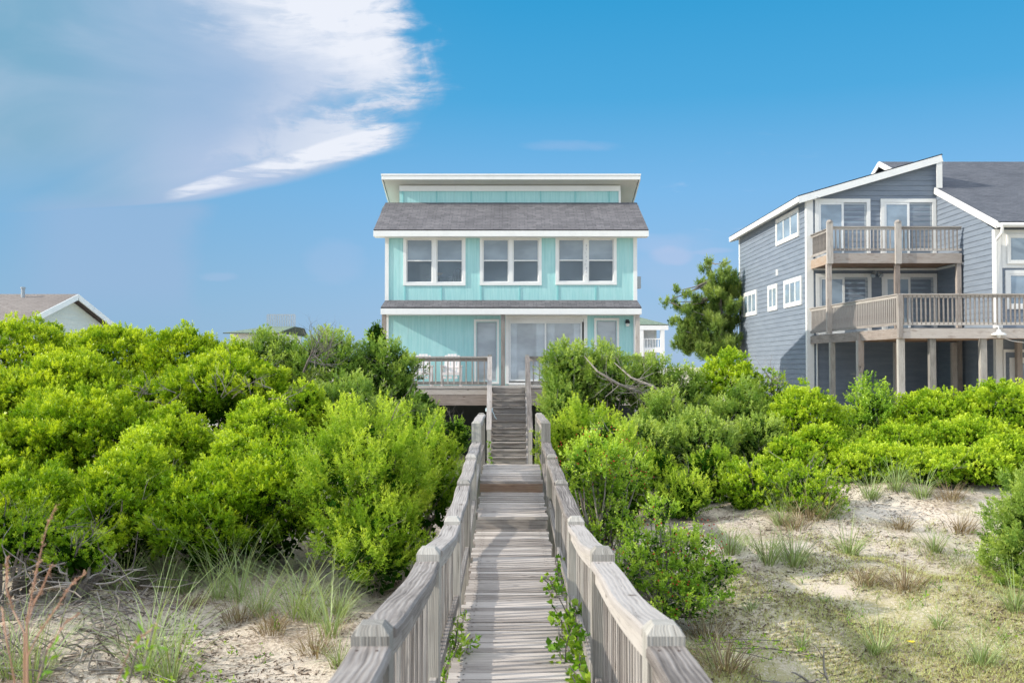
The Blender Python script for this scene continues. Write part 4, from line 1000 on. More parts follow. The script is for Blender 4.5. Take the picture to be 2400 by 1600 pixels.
B('front shrub tucked against the left side of the tall young cedar', 'shrub', 'myrtle', 640, 1035, 110, 13.8, group=SH, rough=.34,  tb=-.02, dead=2, ry=1.0)
B('tall feathery young cedar with bright green sprays left of the boardwalk', 'cedar', 'cedar', 850, 925, 165, 13.6, name='young_cedar', dead=4, ry=1.2, tb=.06, rough=.3)
B('bright cedar pressed against the left railing posts', 'cedar', 'cedar', 985, 950, 115, 15.2, name='young_cedar', tb=.06, dead=2, ry=1.0, rough=.3)
B('lower dark-footed cedar at the base of the tall young cedar', 'cedar', 'cedar', 880, 1130, 120, 12.7, name='young_cedar', tb=-.08, dead=1, ry=.8, rough=.28)
B('grey-green juniper on the skyline with bare forked branches', 'juniper tree', 'juniper', 640, 742, 88, 21.5, name='juniper', tb=-.02, zlow=-1.0, dead=2)
B('widest grey-green juniper, with a bare forked branch facing the camera', 'juniper tree', 'juniper', 765, 745, 105, 21.2, name='juniper', tb=.02, zlow=-1.0, dead=9, stems=12)
B('dark juniper leaning toward the house deck', 'juniper tree', 'juniper', 905, 765, 92, 21.4, name='juniper', tb=-.06, zlow=-1.1, dead=3, stems=10)
B('low dark juniper bough beside the left end of the deck beam', 'juniper tree', 'juniper', 985, 885, 50, 23.5, name='juniper', tb=-.12, zlow=-1.6)
B('straggly weed thicket under the deck left of the stairs', 'weeds', 'holly', 1062, 962, 48, 22.5, name='weed_thicket', tb=-.08, zlow=-2.0, scale=1.4, dead=4)
B('thin leafy sapling against the porch corner left of the house', 'sapling', 'holly', 882, 733, 16, 27, name='sapling', zlow=0.2, tb=.0, scale=1.4, nclump=14)
B('low vine-covered shrub over the tangle of grey roots at the lower left', 'shrub', 'bay', 40, 1190, 125, 11.6, group=SH, tb=-.02, ry=.8, scale=.8, zlow=-2.2, dead=16, dens=.45, rough=.4)
B('right lobe of low leaves above the grey root tangle', 'shrub', 'bay', 185, 1245, 65, 11.5, group=SH, tb=.0, ry=.5, scale=.8, zlow=-2.3, dead=8, dens=.5, rough=.4)
# right side
B('small mound tucked between the left edge shrub and the large bright one', 'shrub', 'myrtle', 120, 900, 80, 18.0, group=SH, tb=.08, rough=.2)
B('small bright mound on the shoulder of the large bright shrub', 'shrub', 'bay', 345, 985, 85, 15.2, group=SH, tb=.1, rough=.2, ry=.8)
B('upright bright mound left of the front shrub by the young cedar', 'shrub', 'bay', 545, 985, 75, 15.0, group=SH, tb=.1, rough=.2, ry=.8, dead=2)
B('small mound at the left edge over the shaded front shrub', 'shrub', 'myrtle', -5, 1040, 85, 14.9, group=SH, tb=.02, rough=.2, ry=.8)
B('grey-green juniper filling the hollow behind the young cedars', 'juniper tree', 'juniper', 800, 868, 125, 19.6, name='juniper', tb=-.02, rough=.25, dead=5)
B('dark juniper bough hanging below the deck corner', 'juniper tree', 'juniper', 960, 905, 60, 20.6, name='juniper', tb=-.08, rough=.25)
B('tall shrub at the far left, mostly outside the photo', 'shrub', 'myrtle', -285, 850, 245, 11.4, group=SH)
B('wind-swept juniper whose top covers the sliding door', 'juniper tree', 'juniper', 1328, 775, 62, 22.4, name='juniper', tb=.10, zlow=-1.5, rough=.26)
B('wind-swept juniper with long bare boughs right of the stairs', 'juniper tree', 'juniper', 1415, 798, 95, 22.6, name='juniper', tb=.10, zlow=-1.1, dead=3, stems=10, rough=.26)
B('juniper below the corner post of the turquoise house', 'juniper tree', 'juniper', 1520, 812, 70, 22.8, name='juniper', tb=.10, zlow=-1.3, dead=3, rough=.24)
B('juniper hugging the stairs on their right', 'juniper tree', 'juniper', 1318, 868, 50, 21.6, name='juniper', tb=-.02, zlow=-2.2)
B('yellow-green rounded shrub in front of the side wall of the grey house', 'shrub', 'bay', 1705, 815, 90, 23.5, group=SR, tb=.12, scale=1.1)
B('green shrub between the pine and the juniper by the turquoise house', 'shrub', 'juniper', 1610, 838, 75, 23, name='juniper', group=None, tb=.08)
B('half dead shrub with bare grey twigs in front of the corner of the grey house', 'shrub', 'bay', 1815, 858, 45, 23, group=SR, tb=-.02, dead=26, dens=.6)
B('bright feathery cedar beside the right railing below the stairs', 'cedar', 'cedar', 1365, 925, 105, 18, name='young_cedar', tb=.06, rough=.26)
B('cedar thicket right of the stairs, under the bare juniper boughs', 'cedar', 'juniper', 1500, 950, 95, 19.4, name='juniper', tb=.12, dead=4)
B('green cedar mound with dark hollow, middle of the right slope', 'cedar', 'juniper', 1640, 930, 105, 19.6, name='juniper', tb=.12, dead=6)
B('low cedar in front of the middle mound, at the top of the sand', 'cedar', 'cedar', 1530, 1020, 90, 17.4, name='young_cedar', tb=.02)
B('low green cedar right of the bright berry holly, above the sand', 'cedar', 'cedar', 1660, 1015, 85, 17.6, name='young_cedar', tb=.04)
B('feathery cedar spur below the half dead shrub', 'cedar', 'juniper', 1780, 930, 75, 20.2, name='juniper', tb=.14)
B('rounded lime-green shrub below the left deck posts of the grey house', 'shrub', 'bay', 1888, 893, 101, 21, group=SR, tb=.12, scale=1.05, dead=1)
B('lime-green shrub lower down in front of the rounded one', 'shrub', 'bay', 1925, 975, 82, 19.4, group=SR, tb=.08)
B('open shrub with visible stems in front of the tall deck posts', 'shrub', 'holly', 2038, 878, 62, 22.4, group=None, tb=.12, scale=1.5, dead=3, rough=.28)
B('long hedge-like shrub under the right part of the deck', 'shrub', 'bay', 2190, 905, 132, 22.2, group=SR, tb=.08, scale=1.1)
B('tallest hedge-like shrub at the right edge of the photo', 'shrub', 'bay', 2345, 882, 125, 22, group=SR, tb=.08, scale=1.1)
B('shrub in the middle of the hedge slope, left of the right edge', 'shrub', 'bay', 2270, 965, 126, 20, group=SR, tb=.04)
B('shrub low on the hedge slope below the open-stemmed shrub', 'shrub', 'bay', 2110, 985, 114, 20, group=SR, tb=.04)
B('low bright shrub mound at the back edge of the sand', 'shrub', 'bay', 2070, 1035, 132, 18.6, group=SR, tb=.1)
B('low bright shrub mound by the feathery juniper on the right edge', 'shrub', 'bay', 2270, 1040, 126, 18.4, group=SR, tb=.06)
B('vine-covered mound with dry stems at the top centre of the sand', 'shrub', 'bay', 1885, 1078, 92, 16.4, group=SR, tb=-.02, scale=.9, dead=14, dens=.6, rough=.4, ry=.8, zlow=-2.7)
B('low leafy lobe on the left of the vine-covered mound', 'shrub', 'bay', 1770, 1070, 85, 16.8, group=SR, tb=.04, scale=.9, dead=6, dens=.8, rough=.35, ry=.8, zlow=-2.6)
B('thin low shrub behind the berry hollies at the left of the sand', 'shrub', 'cedar', 1600, 1085, 70, 16.2, tb=.0, scale=.9, dead=4, dens=.8, rough=.35, ry=.6)
B('feathery juniper reaching in from the right edge of the photo', 'juniper tree', 'juniper', 2440, 1075, 125, 13.2, name='juniper', tb=.12, scale=.7, ry=.8, zlow=-3.25, rough=.45)
B('creeping shrub filling the dip right of the lime-green shrubs', 'shrub', 'bay', 1990, 1030, 70, 18.9, group=SR, tb=.02, rough=.25)
B('creeping shrub low between the two bright mounds at the back of the sand', 'shrub', 'bay', 2170, 1065, 80, 18.0, group=SR, tb=.02, rough=.3, dead=4, dens=.8)
B('creeping shrub behind the feathery juniper at the right edge', 'shrub', 'bay', 2370, 1010, 90, 18.6, group=SR, tb=.0, rough=.25)
B('dark hollow cedar behind the berry hollies', 'cedar', 'juniper', 1560, 905, 80, 20.8, name='juniper', tb=.04, dead=6, rough=.25)
B('cedar spur joining the yellow-green shrub and the half dead shrub', 'cedar', 'juniper', 1735, 890, 80, 21.6, name='juniper', tb=.06, dead=4, rough=.25)
B('shrub at the foot of the lower lime-green shrub', 'shrub', 'bay', 1850, 1010, 70, 18.8, group=SR, tb=.04, rough=.25)
B('thin leafy thicket between the bright feathery cedar and the berry hollies', 'cedar', 'cedar', 1455, 985, 75, 16.4, name='young_cedar', tb=.04, rough=.3, dead=3)
def berries(root, cl, n):
    b = MB()
    for p, nn in R.sample(cl, min(n, len(cl))):
        for k in range(R.randint(3, 8)):
            d = norm(RNG.normal(size=3)+nn*1.0+np.array([0,-.4,.2])); c = Vector(p+d*.2*R.uniform(.8,1.1)); s = .010
            b.lathe(c, [(.001,-s),(s,0),(.001,s)], 5)
    tag(build('berries', b, 'berry', root), kind='stuff')
def holly(label, px, ptop, hw, Y, lobes, nb, dead=3):
    p = at(px, ptop, Y); g = ground(p.x, Y); root = empty('holly_bush', (p.x, Y, g), label, 'holly', 'berry hollies by the right railing')
    Q, T, CL = [], [], []; st = MB(); K = KIND['holly']
    for lx, ly, lw, lh, dy in lobes:
        c0 = at(lx, ly, Y+dy); r = np.array([lw*Y/F, lw*Y/F*.8, lh*Y/F]); c = np.array(c0)
        cl = clumps_on(c, r, K['rc'], max(8, int(2.6*math.pi*r[0]*max(r[0],r[2])/K['rc']**2)), -.6, .25)
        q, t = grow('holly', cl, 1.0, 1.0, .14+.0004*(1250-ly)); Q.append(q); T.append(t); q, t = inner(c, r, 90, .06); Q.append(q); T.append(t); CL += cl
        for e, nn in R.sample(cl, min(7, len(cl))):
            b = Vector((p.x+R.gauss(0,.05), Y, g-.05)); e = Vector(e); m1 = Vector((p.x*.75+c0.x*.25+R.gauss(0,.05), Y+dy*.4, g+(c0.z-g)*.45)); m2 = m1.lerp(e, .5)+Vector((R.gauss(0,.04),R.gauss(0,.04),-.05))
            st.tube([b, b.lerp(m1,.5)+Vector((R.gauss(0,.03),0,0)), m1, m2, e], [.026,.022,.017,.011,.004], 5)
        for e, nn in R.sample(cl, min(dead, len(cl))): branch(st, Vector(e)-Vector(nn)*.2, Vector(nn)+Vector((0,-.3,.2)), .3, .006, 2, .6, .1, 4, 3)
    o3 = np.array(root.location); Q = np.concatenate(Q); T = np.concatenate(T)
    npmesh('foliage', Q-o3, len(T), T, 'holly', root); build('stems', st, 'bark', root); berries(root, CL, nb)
holly('bright holly with red berries and a bare grey trunk beside the right railing', 1405, 1010, 90, 12.6,
      [(1400,1075,75,60,0),(1345,1120,45,40,-.2),(1440,1130,55,50,.1),(1400,1150,70,30,.2),(1480,1110,40,50,.5),(1350,1210,45,50,.3),(1420,1010,25,25,.1)], 26)
holly('darker spreading holly with a red-berried top right of the near railing', 1560, 1170, 120, 11.3,
      [(1545,1200,48,42,0),(1510,1290,60,60,-.1),(1610,1290,65,70,.2),(1560,1370,85,65,0),(1480,1350,50,60,-.3),(1660,1370,60,45,.1),(1700,1330,40,30,.2),(1600,1420,70,30,-.3)], 22)
holly('leafy holly under the bright one, hidden low behind the right railing', 1430, 1200, 70, 12.2,
      [(1440,1225,55,60,.4),(1380,1280,50,60,.2),(1470,1250,40,50,.6)], 4)
# wind-swept bare boughs right of the stairs
def bare_boughs():
    for lab, P in (('long bare silvery bough sweeping down through the right juniper', [(1370,835,21.6),(1400,870,21.3),(1450,900,21.2),(1515,925,21.3)]),
                   ('forked bare bough under the juniper right of the stairs', [(1440,850,21.9),(1480,885,21.5),(1530,905,21.3),(1590,945,21.2)])):
        r = empty('dead_bough', at(*P[-1]), lab, 'dead branch', 'bare juniper boughs'); b = MB()
        pts = [at(*q) for q in P]; b.tube(pts[::-1], [.035,.03,.022,.01], 6); build('limb', b, 'bark', r)
        b = MB()
        for k in range(16):
            i = R.choice([0,1,2]); p = pts[i].lerp(pts[i+1], R.random()); branch(b, p, Vector((R.gauss(-.3,.8), R.gauss(-.3,.3), R.gauss(.2,.7))), R.uniform(.2,.5), .010, 2, .55, .1, 4, 2)
        build('twigs', b, 'bark', r)
    r = empty('dead_bough', at(715,868,19.9), 'pale forked dead branch standing out of the widest juniper', 'dead branch', 'bare juniper boughs'); b = MB()
    for tx, ty in ((745,800),(775,815),(730,825),(770,858)):
        b.tube([at(712,872,20.0), at(722,845,19.9), at(tx,ty,20.0)], [.03,.022,.006], 5)
        for k in range(6): branch(b, at(722,845,19.9).lerp(at(tx,ty,20.0), R.uniform(.3,1)), Vector((R.gauss(.3,.6), -.1, R.gauss(.5,.4))), .45, .009, 2, .5, .1, 4, 3)
    build('limb', b, 'bark', r)
    for i, (x, y, lab) in enumerate(((365,925,'fan of pale dead twigs left of the dome-shaped mound'),(628,930,'fan of dark dead twigs under the right of the dome-shaped mound'),(520,920,'fine dead twigs under the middle of the dome-shaped mound'))):
        b = MB(); p = at(x, y, 17.35)
        for k in range(7): branch(b, p+Vector((R.gauss(0,.25),0,R.gauss(0,.1))), Vector((R.gauss([-.1,.4,0][i],.8), -.2, R.uniform(.0,.8))), .36, .009, 2, .6, .1, 4, 3)
        build('dead_twigs', b, 'bark', None, label=lab, cat='dead branch')
bare_boughs()
# pine
def pine():
    Y = 50.0; P = lambda c, r, dy=0: at(1480+c/5.227, 580+r/5.227, Y+dy)
    base = P(1080,1330); g = ground(base.x, Y); root = empty('pine_tree', (base.x, Y, g), 'open bushy pine standing between the turquoise and the grey house', 'pine tree')
    pads = [(900,1260,110),(700,1220,100),(1080,1290,110),(1240,1260,100),(1010,950,90),(760,1060,90),(1100,1120,110),(1180,1180,100),(700,1080,100),(900,1090,110),(760,860,80),(1150,960,90),(1180,440,90),(950,480,80),(740,680,60),(980,1240,100),(1250,1130,90),(820,720,70),(1120,300,60),(930,150,60),(900,250,65),(985,320,55),(1120,190,45),(1160,290,70),(1250,370,80),(1050,400,90),(850,440,50),(560,530,45),(650,570,50),(760,600,70),(870,640,70),(1020,560,100),(1180,560,110),(395,670,38),(500,670,50),(590,720,60),(700,760,75),(1080,680,110),(1230,720,100),(860,780,85),(960,870,100),(1090,880,100),(600,890,80),(480,920,50),(720,960,90),(840,1000,90),(600,1010,60),(1240,900,80),(1060,1020,50),(1210,1070,55),(640,1140,85),(800,1130,90),(950,1140,60),(560,1180,60),(1290,520,80),(1300,820,80),(1010,760,90)]
    Q, T, CL = [], [], []; st = MB(); KIND['pine'] = dict(m='pine', k=22, L=.20, W=.026, ax=.34, sp=.75, rc=.28, ns=15, up=1.1)
    tr = [P(1080,1330), P(1078,1080), P(1100,850), P(1080,600), P(1010,380), P(930,170)]
    st.tube(tr, [.16,.15,.12,.09,.06,.02], 8); tr2 = [P(1210,1330,.5), P(1212,1080,.5), P(1190,800,.5), P(1230,450,.5)]; st.tube(tr2, [.2,.17,.11,.03], 8)
    st.tube([P(1085,1000), P(900,930), P(700,760), P(500,680), P(390,660)], [.09,.07,.05,.03,.01], 6); st.tube([P(1085,1060), P(850,1060), P(600,930)], [.08,.06,.02], 6)
    for c, r, s in pads:
        dy = R.uniform(-.8, .8); c0 = P(c, r, dy); rad = s/5.227*Y/F
        cl = clumps_on(np.array(c0), np.array([rad, rad, rad*.75]), .30, max(6, int(9*(rad/.34)**2)), -.8, .5)
        q, t = grow('pine', cl, 1.0, 1.0, .04); q3, t3 = inner(np.array(c0), np.array([rad,rad,rad*.75]), int(50*rad), .14); Q.append(q3); T.append(t3); Q.append(q); T.append(t)
        near = min(tr+tr2, key=lambda v: (v-c0).length); st.tube([near, near.lerp(c0,.5)+Vector((0,0,-.1)), c0], [.05,.035,.012], 5)
    build('trunk', st, 'bark', root); Q = np.concatenate(Q); T = np.concatenate(T); npmesh('crown', Q-np.array(root.location), len(T), T, 'pine', root)
pine()

# ------------------------------------------------------------------ grasses, litter, vines
def blade(V, T, base, d0, L, w, bend, tint, n=6):
    p = Vector(base); d = Vector(d0).normalized(); h = Vector((d.x, d.y, 0)); h = h.normalized() if h.length > .01 else Vector((1,0,0))
    s = Vector((-h.y, h.x, 0)); s = (s+Vector((R.gauss(0,.5),R.gauss(0,.5),0))).normalized(); prev = None
    for i in range(n+1):
        f = i/n; ww = w*(1-f**1.5)*.5+.0004; a, b = p-s*ww, p+s*ww
        if prev: V += [prev[0], prev[1], b, a]; T.append(tint)
        prev = (a, b); d = (d+Vector((h.x*bend, h.y*bend, -bend*f*1.6))).normalized(); p = p+d*L/n
def tuft_mesh(name, count, h, spread, w, dry, m='grass'):
    V, T = [], []
    for k in range(count):
        an = R.uniform(0, 2*math.pi); r = R.random()*spread*.25; dd = (math.cos(an)*R.uniform(.05,.55), math.sin(an)*R.uniform(.05,.55), 1)
        blade(V, T, (math.cos(an)*r, math.sin(an)*r, -.02), dd, h*R.uniform(.5,1.15), w, R.uniform(.03,.34), R.uniform(0,.35) if R.random() < dry else R.uniform(.35,1))
    v = np.array([tuple(q) for q in V]); o = npmesh(name, v, len(T), np.array(T), m, None); return o
TUFT = {}
def tuft(kind, px, py, label, cat='beach grass', group='tufts of beach grass on the sand', s=1.0, name='grass_tuft', Y=None):
    # walk down the sight line to the ground
    if Y is None:
        Y = 4.0
        while Y < 30 and at(px, py, Y).z > ground(at(px, py, Y).x, Y): Y += .05
    p = at(px, py, Y); v = R.randint(0, 2); key = (kind, v)
    if key not in TUFT:
        c, h, sp, w, dry, m = {'tall': (62,1.02,.4,.0065,.2,'grass'), 'mid': (90,.52,.4,.007,.4,'grass'), 'dry': (120,.36,.7,.007,.8,'drygrass'), 'small': (36,.26,.2,.007,.4,'grass')}[kind]
        TUFT[key] = tuft_mesh(name, c, h, sp, w, dry, m); o = TUFT[key]
    else: o = TUFT[key].copy(); C.objects.link(o)
    o.location = (p.x, p.y, ground(p.x, p.y)); o.rotation_euler.z = R.uniform(0, 6.28); k = s*R.uniform(.85, 1.15); o.scale = (k, k, k*R.uniform(.9,1.1))
    tag(o, label, cat, group); return o
GL = 'tall beach grass in front of the left shrubs'
for px, py, k, s, lab in ((290,1385,'tall',1.0,'leftmost tall clump of beach grass at the edge of the bare sand'),(385,1385,'tall',1.15,'tall arching beach grass in front of the dark shrub gap'),
    (430,1390,'mid',1.0,'shorter beach grass beside the arching clump'),(510,1405,'tall',1.0,'tall beach grass in the middle of the grass row'),(560,1410,'tall',1.1,'tall upright beach grass right of the middle clump'),
    (610,1440,'tall',1.0,'beach grass clump with dry base left of the densest one'),(690,1450,'tall',1.15,'densest pale beach grass clump below the young cedar'),(730,1455,'tall',1.05,'pale beach grass clump leaning out of the densest one'),
    (775,1490,'tall',1.1,'pale beach grass clump nearest the left railing'),(800,1440,'mid',1.1,'beach grass against the dark foot of the young cedar'),(740,1530,'dry',1.2,'dry grass clump below the densest beach grass'),
    (795,1560,'mid',1.0,'green grass by the nearest left railing post'),(640,1480,'dry',1.1,'flattened dry grass in front of the dense clump'),(560,1455,'dry',1.0,'flattened dry grass in front of the tall row'),(450,1420,'dry',.9,'matted dry grass behind the bare sand')):
    tuft(k, px, py, lab, group=GL, s=s)
for px, py, k, s in ((345,1580,'tall',1.3),(400,1600,'tall',1.3),(20,1590,'tall',1.2),(80,1600,'tall',1.1)):
    tuft(k, px, py, {345:'sparse tall grass at the bottom edge left of centre',400:'second sparse grass clump at the bottom edge, nearer the railing',20:'grass in the bottom left corner',80:'grass behind the rusty stems in the bottom left corner'}[px], group='grass along the bottom left edge', s=s)
GRT = 'tufts of beach grass on the sand'
for px, py, k, s, lab in ((1720,1168,'mid',1.0,'tuft at the top left of the sand clearing'),(1910,1165,'mid',1.2,'tuft leaning over the vine-covered mound'),(1960,1180,'dry',1.4,'dry tuft right of the vine-covered mound'),
    (2040,1170,'mid',1.3,'blue-green tuft between the two sand patches'),(2160,1165,'mid',1.2,'tuft at the back of the sand below the low bright mound'),(2230,1170,'dry',1.5,'dark dry tuft at the back right of the sand'),
    (1800,1165,'dry',1.9,'matted dry grass on the left foot of the vine-covered mound'),(1850,1195,'mid',1.5,'grey-green grass falling over the vine-covered mound'),(1900,1210,'dry',1.9,'matted dry grass in front of the vine-covered mound'),(1940,1215,'mid',1.4,'grass at the right foot of the vine-covered mound'),(1650,1160,'mid',1.0,'tuft at the far left corner of the sand clearing'),(2100,1150,'mid',1.5,'grass against the low bright mound at the back'),(2200,1140,'mid',1.3,'grass between the low bright mound and the feathery juniper'),
    (1860,1240,'dry',1.4,'dry tuft below the vine-covered mound'),(1830,1230,'mid',1.2,'green tuft below the vine-covered mound'),(1710,1300,'mid',1.2,'lone green tuft near the spreading holly'),
    (1800,1320,'mid',1.3,'left half of the thick grey-green clump in mid sand'),(1860,1325,'mid',1.35,'right half of the thick grey-green clump in mid sand'),(1990,1300,'mid',1.2,'green tuft in the centre of the sand'),
    (2190,1290,'mid',1.1,'tuft with dry debris at the right of the sand'),(2250,1245,'dry',1.2,'dry tuft left of the feathery juniper'),(2110,1240,'dry',1.1,'low matted tuft in the right sand patch'),
    (2120,1380,'dry',1.3,'brown matted tuft in the lower sand'),(2380,1430,'mid',1.3,'green tuft at the right edge below the juniper'),(1760,1430,'small',1.3,'small tuft right of the spreading holly'),
    (2060,1530,'mid',1.2,'tuft in the turf at the bottom right'),(1700,1570,'dry',1.3,'dry tuft by the nearest right railing'),(1930,1410,'small',1.0,'small tuft in the bare lower sand'),(2300,1560,'mid',1.2,'tuft in the bottom right corner'),
    (1590,1400,'mid',1.3,'pale curling grass between the holly and the right railing'),(1660,1500,'dry',1.2,'dry grass just outside the right railing'),(2030,1370,'dry',1.1,'dry tuft in the middle of the lower sand'),(1880,1520,'small',1.2,'small tuft in the lower turf'),(2200,1470,'small',1.3,'small green tuft in the lower right turf')):
    tuft(k, px, py, lab, group=GRT, s=s)
def scatter_stuff():
    def inside(px, py, reg):
        return any(a <= px <= b and c <= py <= d for a, b, c, d in reg)
    def noise2(x, y): return math.sin(x*1.7+.6*math.sin(y*2.1))*math.cos(y*1.3+.8*math.sin(x*1.9))+.5*math.sin(x*4.3+y*3.1)+.35*math.sin(x*9.1-y*7.7)
    V, T = [], []
    for _ in range(110000):
        y = R.uniform(7, 20.5) if R.random() < .7 else R.uniform(7, 13); x = R.uniform(.9, 10.5) if R.random() < .68 else R.uniform(-6.5, -.9)
        if x/y > .54: continue
        if noise2(x, y) < R.uniform(-1.0, 1.1): continue
        z = ground(x, y)+.004; L = R.uniform(.015, .07)*(1 if R.random() < .9 else 2.2); a = R.uniform(0, 6.28); w = R.uniform(.003,.010); dx, dy = math.cos(a)*L, math.sin(a)*L; sx, sy = -math.sin(a)*w, math.cos(a)*w; up = R.uniform(0,.02)
        V += [(x-sx,y-sy,z),(x+sx,y+sy,z+.004),(x+dx+sx,y+dy+sy,z+up),(x+dx-sx,y+dy-sy,z+up)]; T.append(R.random())
    tag(npmesh('dry_litter', np.array(V), len(T), np.array(T), 'litter', None), 'dry leaf and twig litter scattered over the sand', 'litter', None, 'stuff')
    V, T = [], []
    for _ in range(150000):
        y = 8.2+R.random()**1.4*8; x = R.uniform(1.0, 8.5)
        if x/y > .54: continue
        k = (x-3.2)*.20-(y-11.0)*.30+noise2(x, y)*.6
        if k < R.uniform(-.8, .4): continue
        an = R.uniform(0, 6.28); L = R.uniform(.02, .06); z = ground(x, y)
        blade_n = Vector((math.cos(an)*.7, math.sin(an)*.7, R.uniform(.5,1))).normalized()*L; s = Vector((-math.sin(an), math.cos(an), 0))*.004; p = Vector((x, y, z))
        V += [p-s, p+s, p+blade_n+s*.3, p+blade_n-s*.3]; T.append(R.random())
    v = np.array([tuple(q) for q in V]); tag(npmesh('turf', v, len(T), np.array(T), 'turfgrass', None), 'thin short turf over the sand at the lower right', 'turf', None, 'stuff')
    V, T = [], []
    for _ in range(16000):
        y = R.uniform(8.5, 19.5); x = R.uniform(1.2, 10)
        if x/y > .54 or noise2(x*1.1+5, y*.9+2) < R.uniform(.35, 1.3): continue
        for q in range(3):
            xx, y2 = x+R.gauss(0,.05), y+R.gauss(0,.05); an = R.uniform(0, 6.28); blade(V, T, (xx, y2, ground(xx,y2)-.01), (math.cos(an)*.6, math.sin(an)*.6, 1), R.uniform(.08,.26), .006, R.uniform(.05,.3), R.uniform(0,1)**1.3, 3)
    v = np.array([tuple(q) for q in V]); tag(npmesh('sparse_grass', v, len(T), np.array(T), 'grass', None), 'sparse thin grass linking the tufts on the right sand', 'grass', None, 'stuff')
    V, T = [], []
    for _ in range(9000):
        y = R.uniform(8.3, 13.5); x = R.uniform(-5.6, -1.0)
        if noise2(x*.8+3, y*.8) < R.uniform(.1, 1.4): continue
        an = R.uniform(0, 6.28); L = R.uniform(.03, .12); p = Vector((x, y, ground(x, y))); bl = Vector((math.cos(an), math.sin(an), R.uniform(.2,.9))).normalized()*L; s = Vector((-math.sin(an), math.cos(an), 0))*.004
        V += [p-s, p+s, p+bl+s*.3, p+bl-s*.3]; T.append(R.random())
    v = np.array([tuple(q) for q in V]); tag(npmesh('dry_turf', v, len(T), np.array(T), 'drygrass', None), 'dry grass bits on the sand left of the boardwalk', 'dry grass', None, 'stuff')
scatter_stuff()
def leafy(name, label, cat, pts, m='vine', L=.062, W=.05, k=6, rad=.06, group=None, stem=.005):
    """trailing plant along chains of points"""
    o = empty(name, pts[0][0], label, cat, group); T, A = [], []; st = MB()
    for ch in pts:
        ch = [Vector(p) for p in ch]; st.tube(ch, stem, 4)
        for a, b in zip(ch, ch[1:]):
            n = max(2, int((b-a).length/.045))
            for i in range(n):
                p = a.lerp(b, (i+R.random())/n); T.append(tuple(p+Vector((R.gauss(0,rad*.5),R.gauss(0,rad*.5),R.gauss(0,rad*.4))))); A.append(tuple(Vector((R.gauss(0,.5),R.gauss(0,.5)-.2,1)).normalized()))
    T, A = np.array(T), np.array(A); q, t = leaf_quads(T, A, RNG.uniform(.3,.85,len(T)), k, L, W, .04, 1.2)
    # round the leaves: hexagon outline from each quad
    npmesh('leaves', q-np.array(o.location), len(t), t, m, o); build('stem', st, 'bark', o)
    return o
def vines():
    def ch(x0, y0, n, top, lean=0):
        out = []
        for k in range(n):
            x, y = x0+R.gauss(0,.05), y0+R.uniform(-.25,.25); z = deck_z(y)-.15; h = R.uniform(.5,1)*top
            out.append([(x,y,z-.35),(x+R.gauss(0,.03),y,z+.05),(x+lean*.5,y+R.gauss(0,.05),z+.15+h*.5),(x+lean+R.gauss(0,.03),y+R.gauss(0,.06),z+.15+h)])
        return out
    G = 'leafy vines growing through the boardwalk railing'
    leafy('vine', 'round-leaved vine spilling through the right railing, largest clump', 'vine', ch(.47,7.6,9,.30,-.05)+ch(.46,7.0,6,.22,-.04), k=5, rad=.09, group=G)
    leafy('vine', 'round-leaved vine by the right railing at the bottom edge of the photo', 'vine', ch(.45,6.3,6,.14,-.03), k=4, rad=.07, group=G)
    leafy('vine', 'small vine shoot on the right deck edge beyond the largest clump', 'vine', ch(.44,9.3,4,.16,-.12), k=4, rad=.08, group=G, L=.045)
    leafy('vine', 'smallest vine shoot on the right deck edge, farthest of the three', 'vine', ch(.46,10.1,3,.30,-.03), k=4, rad=.06, group=G, L=.045)
    leafy('vine', 'narrow-leaved vine climbing the inside of the left railing', 'vine', ch(-.45,7.6,5,.20,.04)+ch(-.45,6.9,5,.2,.03), W=.018, k=6, rad=.06, group=G)
    leafy('vine', 'thin sprig hanging under the left railing at the bottom edge', 'vine', ch(-.45,5.9,3,.2,.03), W=.016, k=5, rad=.05, group=G)
    leafy('vine', 'feathery green shoots beside the right railing at the foot of the stairs', 'vine', ch(.44,16.4,6,.75,-.03), m='cedar2', L=.07, W=.014, k=9, rad=.08, group=G)
    leafy('vine', 'vine on the lower left newel of the house stairs', 'vine', [[(-.58,25.6,-2.6),(-.57,25.65,-2.2),(-.6,25.7,-1.9)],[(-.54,25.6,-2.6),(-.55,25.6,-2.3)]], k=5, rad=.06, group=G)
    leafy('vine', 'trailing dark-leaved creeper across the left sand patch', 'creeper', [[(x+R.gauss(0,.1), y, ground(x,y)+.03), (x+.35+R.gauss(0,.1), y-.5, ground(x+.35,y-.5)+.06), (x+.7, y-.9+R.gauss(0,.1), ground(x+.7,y-.9)+.05)] for x, y in ((-3.9,11.3),(-3.6,10.8),(-3.9,10.4),(-3.3,10.3),(-3.4,9.7),(-2.9,9.6))], L=.05, W=.03, k=2, rad=.08, m='holly')
    leafy('vine', 'low leafy creeper running from the foot of the spreading holly', 'creeper', [[(x, y, ground(x,y)+.03), (x+.4, y-.1+R.gauss(0,.06), ground(x+.4,y-.1)+.08), (x+.85, y-.15, ground(x+.85,y-.15)+.04)] for x, y in ((1.9,10.6),(2.0,10.8),(2.3,10.5),(1.8,10.35))], L=.04, W=.02, k=5, rad=.09, m='holly')
vines()
